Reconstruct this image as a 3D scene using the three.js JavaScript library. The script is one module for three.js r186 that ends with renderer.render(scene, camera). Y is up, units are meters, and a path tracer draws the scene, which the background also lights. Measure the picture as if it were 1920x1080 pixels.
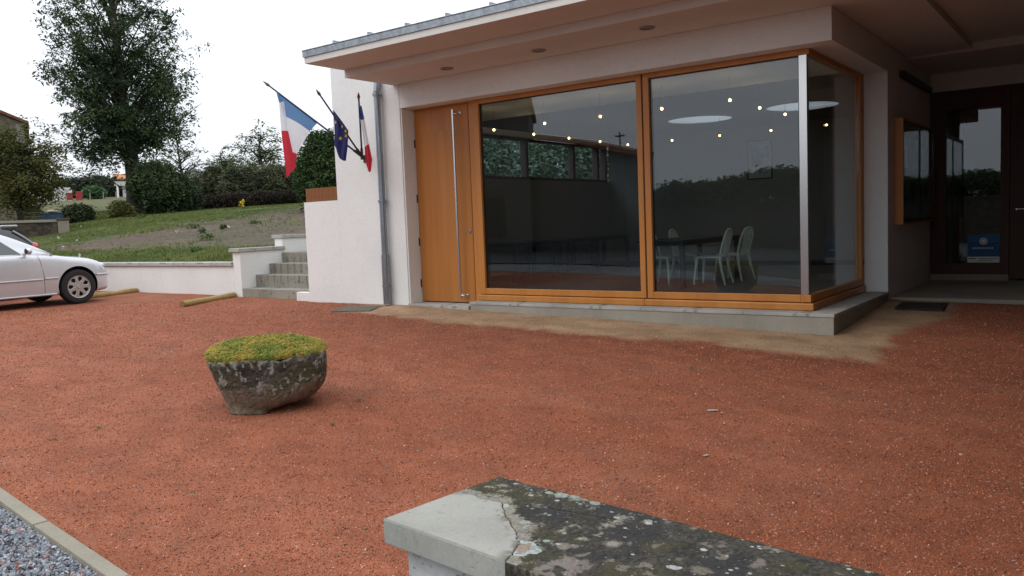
import * as THREE from 'three';
import { RoundedBoxGeometry } from 'three/addons/geometries/RoundedBoxGeometry.js';
import { mergeGeometries, mergeVertices, toCreasedNormals } from 'three/addons/utils/BufferGeometryUtils.js';
import { Brush, Evaluator, SUBTRACTION } from 'three-bvh-csg';

// ───────── camera, sky, sun, exposure ─────────
const scene = new THREE.Scene();
const camera = new THREE.PerspectiveCamera(39.0, 16 / 9, 0.05, 2000);
camera.position.set(0, 1.2, 0);
camera.rotation.order = 'YXZ';
camera.rotation.set(-0.0803068, 0.638457, -0.0394462);
const renderer = new THREE.WebGLRenderer();
renderer.toneMapping = THREE.LinearToneMapping;
renderer.toneMappingExposure = 1.13;
renderer.shadowMap.enabled = true;

let rs = 12345;
const rnd = () => { rs = (rs + 0x6d2b79f5) | 0; let t = Math.imul(rs ^ (rs >>> 15), 1 | rs); t = (t + Math.imul(t ^ (t >>> 7), 61 | t)) ^ t; return ((t ^ (t >>> 14)) >>> 0) / 4294967296; };
const rr = (a, b) => a + (b - a) * rnd();
const gauss = () => (rnd() + rnd() + rnd() + rnd() - 2) * 0.87;
const lerp = (a, b, t) => a + (b - a) * t, clamp = (x, a = 0, b = 1) => Math.min(b, Math.max(a, x));
const ss = (a, b, x) => { const t = clamp((x - a) / (b - a)); return t * t * (3 - 2 * t); };
// value noise with a period
const PERM = new Float32Array(65536); for (let i = 0; i < 65536; i++) PERM[i] = rnd();
const lat = (x, y, s) => PERM[((x * 1619 + y * 31337 + s * 6971) >>> 0) & 65535];
function vn(x, y, per, s = 0) {
  const xi = Math.floor(x), yi = Math.floor(y), fx = x - xi, fy = y - yi, u = fx * fx * (3 - 2 * fx), v = fy * fy * (3 - 2 * fy);
  const m = (k) => (per ? ((k % per) + per) % per : k + 4096), a = m(xi), b = m(xi + 1), c = m(yi), d = m(yi + 1);
  return lerp(lerp(lat(a, c, s), lat(b, c, s), u), lerp(lat(a, d, s), lat(b, d, s), u), v);
}
function fbm(x, y, per, oct, s = 0, gain = 0.5) { let f = 0, a = 1, n = 0; for (let i = 0; i < oct; i++) { f += a * vn(x, y, per, s + i * 17); n += a; a *= gain; x *= 2; y *= 2; per *= 2; } return f / n; }

{ // overcast sky: bright near-white, somewhat brighter overhead, faint cloud structure
  const W = 512, H = 256, d = new Float32Array(W * H * 4);
  for (let j = 0; j < H; j++) for (let i = 0; i < W; i++) {
    const el = ((j + 0.5) / H - 0.5) * Math.PI, s = Math.max(0, Math.sin(el));
    const n = fbm((i / W) * 8, (j / H) * 10, 8, 4, 3) - 0.5;
    const L = el > 0 ? (0.88 + 0.80 * s) * (1 + 0.16 * n * (0.35 + s)) : 0.5;
    const k = (j * W + i) * 4;
    d[k] = L * 0.945; d[k + 1] = L * 0.985; d[k + 2] = L * 1.065; d[k + 3] = 1;
  }
  const t = new THREE.DataTexture(d, W, H, THREE.RGBAFormat, THREE.FloatType);
  t.mapping = THREE.EquirectangularReflectionMapping; t.magFilter = THREE.LinearFilter; t.needsUpdate = true;
  scene.background = t; scene.environment = t;
}
const sun = new THREE.DirectionalLight(new THREE.Color(1, 0.97, 0.935), 0.75);
sun.position.set(-30, 38, 24); sun.target.position.set(-6, 0, -6);
sun.castShadow = true; sun.shadow.radius = 55; sun.shadow.mapSize.set(4096, 4096);
Object.assign(sun.shadow.camera, { left: -45, right: 45, top: 45, bottom: -45, near: 1, far: 140 });
scene.add(sun, sun.target);

// ───────── helpers ─────────
const used = {};
const numbered = (n) => { used[n] = (used[n] ?? -1) + 1; return used[n] ? n + '_' + String(used[n]).padStart(3, '0') : n; };
function meta(o, label, category, group, kind) { if (label) o.userData.label = label; if (category) o.userData.category = category; if (group) o.userData.group = group; if (kind) o.userData.kind = kind; return o; }
const shadowy = (m) => { m.castShadow = m.receiveShadow = true; return m; };
function thing(name, label, category, base = [0, 0, 0], group) { const o = new THREE.Group(); o.name = numbered(name); o.position.set(...base); scene.add(o); return meta(o, label, category, group); }
const baseOf = (o) => { const v = new THREE.Vector3(); for (let p = o; p && p !== scene; p = p.parent) v.add(p.position); return v; };
// part: geometry (or list) given in world coordinates, hung under its parent
function part(parent, name, geo, mat, label) {
  const g = Array.isArray(geo) ? merge(geo) : geo;
  const b = baseOf(parent); g.translate(-b.x, -b.y, -b.z);
  const m = shadowy(new THREE.Mesh(g, mat)); m.name = name; if (label) m.userData.label = label;
  parent.add(m); return m;
}
function merge(list) { const l = list.map((g) => { const q = g.index ? g.toNonIndexed() : g; for (const k of Object.keys(q.attributes)) if (!['position', 'normal', 'uv'].includes(k)) q.deleteAttribute(k); if (!q.attributes.uv) q.setAttribute('uv', new THREE.BufferAttribute(new Float32Array(q.attributes.position.count * 2), 2)); return q; }); return l.length > 1 ? mergeGeometries(l) : l[0]; }
function solo(name, geo, mat, label, category, kind, group) { // a one-mesh thing; its origin at the middle of its underside
  const g = Array.isArray(geo) ? merge(geo) : geo; g.computeBoundingBox();
  const bb = g.boundingBox, c = [(bb.min.x + bb.max.x) / 2, bb.min.y, (bb.min.z + bb.max.z) / 2]; g.translate(-c[0], -c[1], -c[2]);
  const m = shadowy(new THREE.Mesh(g, mat)); m.name = numbered(name); m.position.set(...c); scene.add(m); return meta(m, label, category, group, kind);
}
function boxUV(g) { // uv in metres, by the dominant axis of each face
  if (g.index) g = g.toNonIndexed();
  const p = g.attributes.position, n = g.attributes.normal, uv = new Float32Array(p.count * 2);
  for (let i = 0; i < p.count; i++) {
    const ax = Math.abs(n.getX(i)), ay = Math.abs(n.getY(i)), az = Math.abs(n.getZ(i)), x = p.getX(i), y = p.getY(i), z = p.getZ(i);
    if (ay > ax && ay > az) { uv[i * 2] = x; uv[i * 2 + 1] = z; } else if (ax > az) { uv[i * 2] = z; uv[i * 2 + 1] = y; } else { uv[i * 2] = x; uv[i * 2 + 1] = y; }
  }
  g.setAttribute('uv', new THREE.BufferAttribute(uv, 2)); return g;
}
function box(x0, x1, y0, y1, z0, z1, r = 0) {
  const w = x1 - x0, h = y1 - y0, d = z1 - z0;
  const g = r > 0 ? new RoundedBoxGeometry(w, h, d, 2, Math.min(r, w / 2.01, h / 2.01, d / 2.01)) : new THREE.BoxGeometry(w, h, d);
  g.translate((x0 + x1) / 2, (y0 + y1) / 2, (z0 + z1) / 2); return boxUV(g);
}
function cyl(a, b, r0, r1 = r0, seg = 12, cap = true) {
  const A = new THREE.Vector3(...a), B = new THREE.Vector3(...b), l = A.distanceTo(B);
  const g = new THREE.CylinderGeometry(r1, r0, l, seg, 1, !cap); g.translate(0, l / 2, 0);
  g.applyQuaternion(new THREE.Quaternion().setFromUnitVectors(new THREE.Vector3(0, 1, 0), B.clone().sub(A).normalize())); g.translate(A.x, A.y, A.z); return g;
}
function tube(pts, r, seg = 6, n = pts.length * 3) { // r: number or function of t
  const c = new THREE.CatmullRomCurve3(pts.map((p) => p.isVector3 ? p : new THREE.Vector3(...p)));
  const g = new THREE.TubeGeometry(c, n, 1, seg, false), P = g.attributes.position, v = new THREE.Vector3();
  for (let i = 0; i <= n; i++) { const o = c.getPointAt(i / n), R = typeof r === 'function' ? r(i / n) : r; for (let j = 0; j <= seg; j++) { const k = i * (seg + 1) + j; v.fromBufferAttribute(P, k).sub(o).multiplyScalar(R).add(o); P.setXYZ(k, v.x, v.y, v.z); } }
  return g;
}
function prism(pts, y0, y1, bevel = 0, holes = []) { // polygon in x,z, from y0 up to y1
  const s = new THREE.Shape(pts.map(([x, z]) => new THREE.Vector2(x, -z)));
  for (const h of holes) s.holes.push(new THREE.Path(h.map(([x, z]) => new THREE.Vector2(x, -z))));
  const g = new THREE.ExtrudeGeometry(s, { depth: y1 - y0 - 2 * bevel, bevelEnabled: bevel > 0, bevelThickness: bevel, bevelSize: bevel, bevelOffset: -bevel, bevelSegments: 2, steps: 1 });
  g.rotateX(-Math.PI / 2); g.translate(0, y0 + bevel, 0); return boxUV(g);
}
const ring = (cx, cz, r, n = 32) => Array.from({ length: n }, (_, i) => [cx + r * Math.cos((i / n) * 2 * Math.PI), cz + r * Math.sin((i / n) * 2 * Math.PI)]);
// textures: f(u, v) -> [r, g, b] linear, or a number; metres: the size one repeat covers
const enc = (x) => 255 * (x <= 0.0031308 ? 12.92 * x : 1.055 * Math.pow(clamp(x), 1 / 2.4) - 0.055);
function tex(w, h, f, metres, color = true) {
  const d = new Uint8Array(w * h * 4);
  for (let j = 0; j < h; j++) for (let i = 0; i < w; i++) { const c = f((i + 0.5) / w, (j + 0.5) / h, i, j), k = (j * w + i) * 4; if (typeof c === 'number') d[k] = d[k + 1] = d[k + 2] = color ? enc(c) : 255 * clamp(c); else for (let q = 0; q < 3; q++) d[k + q] = enc(c[q]); d[k + 3] = 255; }
  const t = new THREE.DataTexture(d, w, h); t.colorSpace = color ? THREE.SRGBColorSpace : THREE.NoColorSpace; t.wrapS = t.wrapT = THREE.RepeatWrapping; t.magFilter = THREE.LinearFilter; t.minFilter = THREE.LinearMipmapLinearFilter; t.generateMipmaps = true;
  const [mx, my] = Array.isArray(metres) ? metres : [metres, metres]; t.repeat.set(1 / mx, 1 / my); t.needsUpdate = true; return t;
}
const mat = (o) => new THREE.MeshStandardMaterial({ roughness: 0.85, ...o });
const phys = (o) => new THREE.MeshPhysicalMaterial({ roughness: 0.85, ...o });
const C3 = (r, g, b) => new THREE.Color().setRGB(r, g, b);
const mix3 = (a, b, t) => [lerp(a[0], b[0], t), lerp(a[1], b[1], t), lerp(a[2], b[2], t)];

// ───────── materials ─────────
const bumpPlaster = tex(512, 512, (u, v) => 0.6 * fbm(u * 90, v * 90, 90, 2, 5) + 0.4 * fbm(u * 12, v * 12, 12, 3, 9), 1.2, false);
const mapPlaster = tex(1024, 1024, (u, v) => { const a = fbm(u * 4, v * 4, 4, 5, 11), b = fbm(u * 160, v * 160, 160, 2, 2); const st = ss(0.56, 0.80, fbm(u * 34, v * 2, 2, 4, 7)), sp = ss(0.66, 0.72, fbm(u * 46, v * 46, 46, 3, 8)); const k = 0.89 + 0.17 * a + 0.07 * (b - 0.5) - 0.045 * st - 0.03 * sp; return [0.775 * k, 0.775 * k, 0.745 * k]; }, 3.1);
const M = {};
M.render = mat({ map: mapPlaster, bumpMap: bumpPlaster, bumpScale: 0.004, roughness: 0.95 });
M.soffit = mat({ map: mapPlaster, bumpMap: bumpPlaster, bumpScale: 0.002, roughness: 0.9, color: C3(0.88, 0.84, 0.80) });
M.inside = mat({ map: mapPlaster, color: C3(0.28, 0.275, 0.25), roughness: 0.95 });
M.ceiling = mat({ map: mapPlaster, color: C3(1, 1, 1), roughness: 0.95 });
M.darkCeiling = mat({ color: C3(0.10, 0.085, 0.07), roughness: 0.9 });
const grain = (u, v, k) => { const w = 0.06 * fbm(u * 3, v * 2, 2, 3, 40); const band = fbm((u + w) * 8, v * 1, 8, 3, 41), fine = fbm((u + w * 0.3) * 120, v * 4, 4, 3, 42); return clamp(0.5 + (band - 0.5) * 1.1 + (fine - 0.5) * k); };
const woodTex = (a, b, k = 0.5) => tex(512, 1024, (u, v) => mix3(a, b, grain(u, v, k)), [0.7, 2.6]);
M.doorWood = phys({ map: woodTex([0.32, 0.108, 0.014], [0.47, 0.180, 0.032], 0.8), roughness: 0.5, clearcoat: 0.15, clearcoatRoughness: 0.4 });
M.frameWood = phys({ map: woodTex([0.40, 0.145, 0.020], [0.56, 0.225, 0.042], 0.8), roughness: 0.48, clearcoat: 0.2, clearcoatRoughness: 0.35 });
M.darkWood = phys({ map: woodTex([0.045, 0.018, 0.009], [0.085, 0.034, 0.016], 0.6), roughness: 0.6 });
M.logWood = mat({ map: woodTex([0.24, 0.16, 0.05], [0.42, 0.30, 0.11], 0.7), roughness: 0.9 });
M.logEnd = mat({ map: woodTex([0.20, 0.11, 0.045], [0.30, 0.17, 0.07], 0.5), roughness: 0.9 });
const concTex = tex(1024, 1024, (u, v) => { const a = fbm(u * 3, v * 3, 3, 6, 60), st = fbm(u * 22, v * 2, 2, 4, 61), f = fbm(u * 200, v * 200, 200, 2, 62); const k = 0.62 + 0.5 * a + 0.18 * (st - 0.5) + 0.18 * (f - 0.5); return [0.36 * k, 0.335 * k, 0.275 * k]; }, 2.0);
const concBump = tex(512, 512, (u, v) => { const p = fbm(u * 40, v * 40, 40, 3, 64), h = vn(u * 70, v * 70, 70, 65); return 0.5 * p + 0.5 * (h > 0.93 ? 0 : 1); }, 0.9, false);
M.concrete = mat({ map: concTex, bumpMap: concBump, bumpScale: 0.003, roughness: 0.93 });
M.step = mat({ map: tex(1024, 1024, (u, v) => { const a = fbm(u * 4, v * 4, 4, 5, 70), d = ss(0.52, 0.72, fbm(u * 26, v * 3, 3, 4, 71)), f = fbm(u * 220, v * 220, 220, 2, 62), s = ss(0.66, 0.72, fbm(u * 30, v * 30, 30, 3, 73)); const k = 0.6 + 0.55 * a + 0.3 * (f - 0.5); return mix3(mix3([0.29 * k, 0.272 * k, 0.222 * k], [0.10, 0.092, 0.07], d * 0.75), [0.08, 0.075, 0.06], s * 0.6); }, 1.7), bumpMap: concBump, bumpScale: 0.004, roughness: 0.95 });
M.cap = mat({ map: tex(512, 512, (u, v) => { const a = fbm(u * 5, v * 5, 5, 5, 75), s = ss(0.6, 0.75, fbm(u * 18, v * 18, 18, 4, 76)); return mix3([0.40 * (0.7 + 0.5 * a), 0.39 * (0.7 + 0.5 * a), 0.36 * (0.7 + 0.5 * a)], [0.17, 0.165, 0.14], s * 0.7); }, 1.3), bumpMap: concBump, bumpScale: 0.004 });
const zincMap = tex(512, 512, (u, v) => { const a = fbm(u * 14, v * 5, 5, 4, 80), b = ss(0.45, 0.6, fbm(u * 40, v * 40, 40, 2, 81)); const k = 0.75 + 0.4 * (a - 0.3) + 0.16 * (b - 0.5); return [0.33 * k, 0.36 * k, 0.385 * k]; }, 1.0);
M.zinc = mat({ map: zincMap, metalness: 0.75, roughness: 0.34 });
M.steel = mat({ color: C3(0.62, 0.61, 0.60), metalness: 1, roughness: 0.26 });
M.darkMetal = mat({ color: C3(0.045, 0.045, 0.05), metalness: 0.6, roughness: 0.5 });
M.black = mat({ color: C3(0.012, 0.012, 0.013), roughness: 0.6 });
M.glass = phys({ color: C3(0.81, 0.88, 0.92), transmission: 1, thickness: 0, roughness: 0, ior: 1.60 });
M.corten = mat({ map: tex(512, 512, (u, v) => { const a = fbm(u * 26, v * 3, 3, 5, 85), b = fbm(u * 90, v * 90, 90, 2, 86); return mix3([0.13, 0.046, 0.014], [0.25, 0.10, 0.030], clamp(0.5 + 1.3 * (a - 0.5) + 0.6 * (b - 0.5))); }, 0.8), roughness: 0.92 });
M.white = mat({ color: C3(0.8, 0.8, 0.78), roughness: 0.6 });

// ───────── the ground ─────────
const G = (x, z) => -0.0226 * clamp(x + 8.6, 0, 9) - 0.041 * ss(-13, -3, x) * clamp(z + 9, -3, 12) + 0.03 * ss(-11.5, -14.5, x);
const kerbZ = (x) => -1.885 + 0.082 * (x + 3.74);
function F(x, z) { // the meadow behind the retaining wall
  const r = Math.hypot(x, z), d = Math.max(0, r * (1 - 9.4 / Math.max(-z, 0.1)));
  return [0.61 + (d < 20 ? 0.08 * d : d < 90 ? 1.6 + 0.058 * (d - 20) : 5.66 + 0.02 * (Math.min(d, 260) - 90)), d];
}
function gridMesh(xs, zs, fy, fc, metres) { // zs: array or function of x giving an array
  const n = xs.length, p = [], c = [], uv = [], idx = []; let m = 0;
  for (const x of xs) { const Z = typeof zs === 'function' ? zs(x) : zs; m = Z.length; for (const z of Z) { p.push(x, fy(x, z), z); uv.push(x, z); if (fc) c.push(...fc(x, z)); } }
  for (let i = 0; i < n - 1; i++) for (let j = 0; j < m - 1; j++) { const a = i * m + j, b = a + m; idx.push(a, a + 1, b, b, a + 1, b + 1); }
  const g = new THREE.BufferGeometry(); g.setAttribute('position', new THREE.Float32BufferAttribute(p, 3)); g.setAttribute('uv', new THREE.Float32BufferAttribute(uv, 2)); if (fc) g.setAttribute('color', new THREE.Float32BufferAttribute(c, 3));
  g.setIndex(idx); g.computeVertexNormals();
  if (g.attributes.normal.getY(0) < 0) { g.setIndex(idx.reverse()); g.computeVertexNormals(); }
  return g;
}
function structure(name, g, m) { const o = shadowy(new THREE.Mesh(g, m)); o.name = name; o.userData.kind = 'structure'; scene.add(o); return o; }
const span = (a, b, step) => { const n = Math.max(1, Math.round((b - a) / step)); return Array.from({ length: n + 1 }, (_, i) => a + ((b - a) * i) / n); };

const speck = tex(1024, 1024, (u, v) => { const a = fbm(u * 210, v * 210, 210, 2, 20), b = vn(u * 330, v * 330, 330, 22), m = fbm(u * 8, v * 8, 8, 4, 23); let k = 0.70 + 0.42 * (a - 0.5) + 0.34 * (m - 0.5) + (b > 0.88 ? 0.24 : b < 0.10 ? -0.2 : 0); return [k, k * (b > 0.93 ? 1.12 : 1), k * (b > 0.93 ? 1.18 : 1)]; }, 1.7);
const speckBump = tex(1024, 1024, (u, v) => 0.6 * vn(u * 260, v * 260, 260, 30) + 0.4 * fbm(u * 90, v * 90, 90, 2, 31), 1.7, false);
M.gravel = mat({ map: speck, bumpMap: speckBump, bumpScale: 0.008, roughness: 0.97, vertexColors: true });
const RED = [0.345, 0.101, 0.041], DEEP = [0.22, 0.058, 0.022], SAND = [0.54, 0.365, 0.21], PALE = [0.45, 0.155, 0.078];
function sandiness(x, z) {
  const n = (fbm(x * 1.6 + 50, z * 1.6 + 50, 0, 4, 33) - 0.5) * 0.7, n2 = (fbm(x * 6 + 9, z * 6 + 80, 0, 3, 34) - 0.5) * 0.30;
  const front = -8.0 - 0.14 * ss(-4.4, -3.4, x) + 0.22 * ss(-3.6, -2.6, x) - 0.1 * ss(-7, -9, x), a = ss(0.16, -0.10, z - front + n * 0.35 + n2) * ss(-9.75, -9.0, x + n * 0.8);
  const right = -1.70 + 0.30 * ss(-9.2, -10.8, z) - 0.12 * ss(-8.0, -8.4, z), b = ss(0.14, -0.08, x - right + n * 0.3 + n2);
  return a * b;
}
function yardColor(x, z) {
  const n = fbm(x * 0.7 + 30, z * 1.1 + 30, 0, 5, 35), w = fbm(x * 0.35 + 60, z * 1.9 + 60, 0, 3, 36), f = fbm(x * 5 + 200, z * 5 + 200, 0, 3, 37), s = sandiness(x, z);
  let c = mix3(RED, PALE, ss(0.46, 0.72, n) * 0.5); c = mix3(c, DEEP, ss(0.52, 0.75, w) * 0.16);
  const dz = z + 7.75 + 0.5 * (n - 0.5), damp = Math.exp(-(dz * dz) / 0.22) * ss(-8.6, -6.8, x) * ss(0.36, 0.6, f);
  c = mix3(c, DEEP, 0.75 * damp);
  c = mix3(c, [0.34, 0.17, 0.10], 0.22 * ss(0.55, 0.8, fbm(x * 1.3 + 400, z * 2.2 + 400, 0, 4, 38)));
  const sand = mix3(SAND, [0.42, 0.265, 0.14], ss(0.42, 0.66, fbm(x * 2.3 + 90, z * 5 + 90, 0, 4, 39)) * 0.7);
  c = mix3(c, sand, s * (0.82 + 0.18 * f)); const rake = fbm(x * 0.5 + z * 0.25 + 500, z * 6.5 - x * 0.9 + 500, 0, 3, 45); c = mix3(c, PALE, 0.30 * ss(0.55, 0.72, rake) * (1 - s)); c = mix3(c, DEEP, 0.10 * ss(0.45, 0.30, rake) * (1 - s)); const k = 0.86 + 0.28 * f; return [c[0] * k, c[1] * k, c[2] * k];
}
const yardY = (x, z) => G(x, z) + 0.022 * (fbm(x * 1.2 + 70, z * 1.2 + 70, 0, 4, 43) - 0.5) + 0.010 * (fbm(x * 9 + 70, z * 9 + 70, 0, 2, 44) - 0.5);
const yx = [...span(-44, -14, 0.6).slice(0, -1), ...span(-14, 1.6, 0.075), ...span(1.6, 12, 0.6).slice(1)];
structure('gravel_yard', gridMesh(yx, (x) => { const k = kerbZ(x) - 0.01; return span(0, 1, 1 / 175).map((t) => lerp(k, -14.8, t)); }, yardY, yardColor), M.gravel);

const greyTex = tex(1024, 1024, (u, v) => { const a = vn(u * 70, v * 70, 70, 50), b = vn(u * 130, v * 130, 130, 51), m = fbm(u * 6, v * 6, 6, 4, 52); const k = 0.5 + 0.9 * (a - 0.5) + 0.5 * (b - 0.5) + 0.3 * (m - 0.5); return [0.2 * k + 0.07, 0.205 * k + 0.07, 0.215 * k + 0.07]; }, 1.6);
const greyBump = tex(512, 512, (u, v) => vn(u * 45, v * 45, 45, 53), 1.0, false);
M.roadGravel = mat({ map: greyTex, bumpMap: greyBump, bumpScale: 0.02, roughness: 0.95 });
structure('gravel_road', gridMesh([...span(-70, -8, 2).slice(0, -1), ...span(-8, 1, 0.12), ...span(1, 50, 2).slice(1)], (x) => { const k = kerbZ(x) + 0.07; return [...span(0, 3, 0.12).map((t) => k + t)]; }, (x, z) => G(x, z) - 0.024 + 0.024 * (fbm(x * 3 + 40, z * 3 + 40, 0, 3, 54) - 0.5), null), M.roadGravel);
structure('road', gridMesh(span(-80, 60, 4), [1.15, 3, 5, 7, 9, 12.2], (x, z) => G(x, Math.min(z, 3)) - 0.04, null), mat({ map: tex(512, 512, (u, v) => { const a = fbm(u * 90, v * 90, 90, 2, 56), b = fbm(u * 5, v * 5, 5, 4, 57); const k = 0.05 + 0.04 * (a - 0.5) + 0.03 * (b - 0.5); return [k, k, k * 1.04]; }, 2.5), roughness: 0.95 }));
const kerbM = mat({ map: concTex, color: C3(0.92, 0.90, 0.84), bumpMap: concBump, bumpScale: 0.002, roughness: 0.95 });
{ // kerb of concrete lengths, set on edge between yard and road
  const k = thing('kerb', 'narrow grey concrete edging between the red yard and the grey road gravel', 'kerb', [-4.5, G(-4.5, -1.95), kerbZ(-4.5)]); k.userData.kind = 'structure';
  for (let i = 0; i < 14; i++) { const x0 = -12.7 + i, x1 = x0 + 0.994, z0 = kerbZ(x0), z1 = kerbZ(x1), g = box(0, Math.hypot(x1 - x0, z1 - z0), -0.18, 0.018 + rr(-0.001, 0.001), 0, 0.078, 0.006); g.rotateZ(Math.atan2(G(x1, z1) - G(x0, z0), x1 - x0)); g.rotateY(-Math.atan2(z1 - z0, x1 - x0)); g.translate(x0, G(x0, z0), z0); part(k, 'kerb_stone', g, kerbM); }
}
// loose stones lying on both gravels: far too many to count
function stones(name, label, category, n, place, size, colors, flat = 0.6) {
  const g0 = new THREE.IcosahedronGeometry(1, 0), P = g0.attributes.position; const h = new Map();
  for (let i = 0; i < P.count; i++) { const k = [P.getX(i), P.getY(i), P.getZ(i)].map((q) => q.toFixed(3)).join(); if (!h.has(k)) h.set(k, rr(0.65, 1.2)); const s = h.get(k); P.setXYZ(i, P.getX(i) * s, P.getY(i) * s * 0.8, P.getZ(i) * s); } g0.computeVertexNormals();
  const m = new THREE.InstancedMesh(g0, mat({ roughness: 0.95 }), n), o = new THREE.Object3D(), c = new THREE.Color();
  for (let i = 0; i < n; i++) { const [x, y, z] = place(), s = size(x, z); o.position.set(x, y + s * 0.25 * flat, z); o.rotation.set(rr(0, 6.3), rr(0, 6.3), rr(0, 6.3)); o.scale.set(s * rr(0.7, 1.3), s * rr(0.5, 0.9), s * rr(0.7, 1.3)); o.updateMatrix(); m.setMatrixAt(i, o.matrix); const q = colors(x, z), k = rr(0.7, 1.3); m.setColorAt(i, c.setRGB(q[0] * k, q[1] * k, q[2] * k)); }
  m.name = name; shadowy(m); scene.add(m); return meta(m, label, category, null, 'stuff');
}
stones('red_gravel', 'loose crushed red stone lying all over the yard', 'gravel', 270000, () => {
  for (;;) { const r = 2.2 + 14 * Math.pow(rnd(), 1.45), a = rr(-1.25, -0.02) , x = r * Math.sin(a), z = -r * Math.cos(a); if (z < kerbZ(x) - 0.02 && (z > -8.9 || (x > -2.2 && z > -11.6)) && (sandiness(x, z) < 0.4 || rnd() < 0.12)) return [x, yardY(x, z), z]; }
}, (x, z) => (0.0026 + 0.0046 * Math.pow(rnd(), 2.6)) * (0.8 + 0.05 * Math.hypot(x, z)), () => { const q = rnd(); return q < 0.64 ? [0.35, 0.104, 0.043] : q < 0.80 ? [0.46, 0.19, 0.11] : q < 0.95 ? [0.15, 0.042, 0.020] : q < 0.985 ? [0.54, 0.34, 0.25] : [0.25, 0.24, 0.25]; });
stones('grey_gravel', 'grey and white crushed stone beside the kerb', 'gravel', 42000, () => { const x = rr(-6.2, -1.9), z = kerbZ(x) + 0.078 + 1.7 * Math.pow(rnd(), 1.2); return [x, G(x, z) - 0.012, z]; }, () => 0.006 + 0.010 * Math.pow(rnd(), 1.6), () => { const q = rnd(); return q < 0.5 ? [0.20, 0.215, 0.235] : q < 0.72 ? [0.30, 0.32, 0.345] : q < 0.86 ? [0.07, 0.07, 0.085] : q < 0.93 ? [0.42, 0.43, 0.43] : q < 0.97 ? [0.28, 0.22, 0.18] : [0.3, 0.12, 0.08]; });

// meadow: grass with a belt of bare soil
const soilShare = (x, z, d) => { const n = (fbm(x * 0.35 + 20, z * 0.35 + 120, 0, 4, 90) - 0.5), top = 1.27 * -z - 9; return ss(2.9, 3.9, d + 2.2 * n) * ss(1.1, -0.4, d - top - 0.7 + 2.4 * n) * ss(-28, -24, x + 3 * n) ; };
function fieldColor(x, z) {
  const [, d] = F(x, z), n = fbm(x * 0.4 + 15, z * 0.4 + 15, 0, 5, 91), f = fbm(x * 2.2 + 40, z * 2.2 + 40, 0, 4, 92);
  let c = mix3([0.085, 0.118, 0.022], [0.145, 0.17, 0.042], ss(0.35, 0.65, n)); c = mix3(c, [0.145, 0.13, 0.05], ss(24, 60, d) * 0.75 + 0.25 * ss(0.55, 0.7, f));
  const soil = mix3([0.115, 0.078, 0.055], [0.185, 0.132, 0.092], f);
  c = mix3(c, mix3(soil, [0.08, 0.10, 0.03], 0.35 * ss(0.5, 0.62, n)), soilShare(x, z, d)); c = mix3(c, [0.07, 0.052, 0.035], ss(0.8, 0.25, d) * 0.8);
  return c;
}
const earth = tex(512, 512, (u, v) => 0.62 + 0.7 * (fbm(u * 60, v * 60, 60, 4, 93) - 0.5) + 0.4 * (fbm(u * 7, v * 7, 7, 3, 94) - 0.5), 3), earthBump = tex(512, 512, (u, v) => fbm(u * 40, v * 40, 40, 4, 95), 3, false);
M.field = mat({ map: earth, bumpMap: earthBump, bumpScale: 0.06, roughness: 1, vertexColors: true });
{
  const far = (a, b, n, p) => Array.from({ length: n + 1 }, (_, i) => lerp(a, b, Math.pow(i / n, p)));
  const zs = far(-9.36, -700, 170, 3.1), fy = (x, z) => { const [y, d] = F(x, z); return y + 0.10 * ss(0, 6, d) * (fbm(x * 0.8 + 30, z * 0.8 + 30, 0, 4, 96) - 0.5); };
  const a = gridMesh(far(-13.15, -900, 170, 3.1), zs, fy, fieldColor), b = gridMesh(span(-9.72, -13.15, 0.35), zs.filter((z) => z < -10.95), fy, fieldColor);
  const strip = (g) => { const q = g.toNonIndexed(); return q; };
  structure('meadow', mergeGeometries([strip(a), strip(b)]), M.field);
}
structure('ground', gridMesh(span(-900, 900, 60), span(-900, 900, 60), () => -1.0, null), mat({ color: C3(0.09, 0.10, 0.045), roughness: 1 }));

// ───────── the building ─────────
const H = thing('community_hall', 'low cream rendered hall with flat zinc roof and large timber framed windows', 'building', [-5.6, 0, -9.2]);
const Z = -8.99, ZD = -9.26;
// walls
part(H, 'wall', box(-10.95, -10.12, -0.4, 1.67, -11.6, Z), M.render);
part(H, 'wall', [box(-10.12, -8.64, -0.4, 3.80, -9.30, Z - 0.002), box(-10.12, -9.6, -0.4, 3.80, -11.6, -9.302)], M.render);
part(H, 'wall', [box(-8.64, -8.615, -0.1, 2.968, -9.7, Z - 0.018), box(-9.85, -9.6, -0.5, 2.05, -17.2, -11.605), box(-9.85, -9.6, 2.90, 3.426, -17.2, -11.605)], M.render);
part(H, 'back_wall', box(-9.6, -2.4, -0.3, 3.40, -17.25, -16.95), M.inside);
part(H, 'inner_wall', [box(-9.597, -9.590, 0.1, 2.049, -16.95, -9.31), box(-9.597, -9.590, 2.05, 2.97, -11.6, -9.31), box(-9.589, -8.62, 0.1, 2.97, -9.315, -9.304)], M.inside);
part(H, 'porch_wall', box(-2.70, -2.40, -0.4, 3.32, -16.95, -11.62, 0.01), M.render);
part(H, 'lintel', [box(-8.64, -2.40, 2.97, 3.32, ZD - 0.05, Z - 0.008), box(-2.76, -2.402, 2.972, 3.319, -11.62, ZD - 0.05)], M.render);
part(H, 'lintel', box(-8.64, -2.76, 3.05, 3.42, -9.45, ZD - 0.052), M.inside);
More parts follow.
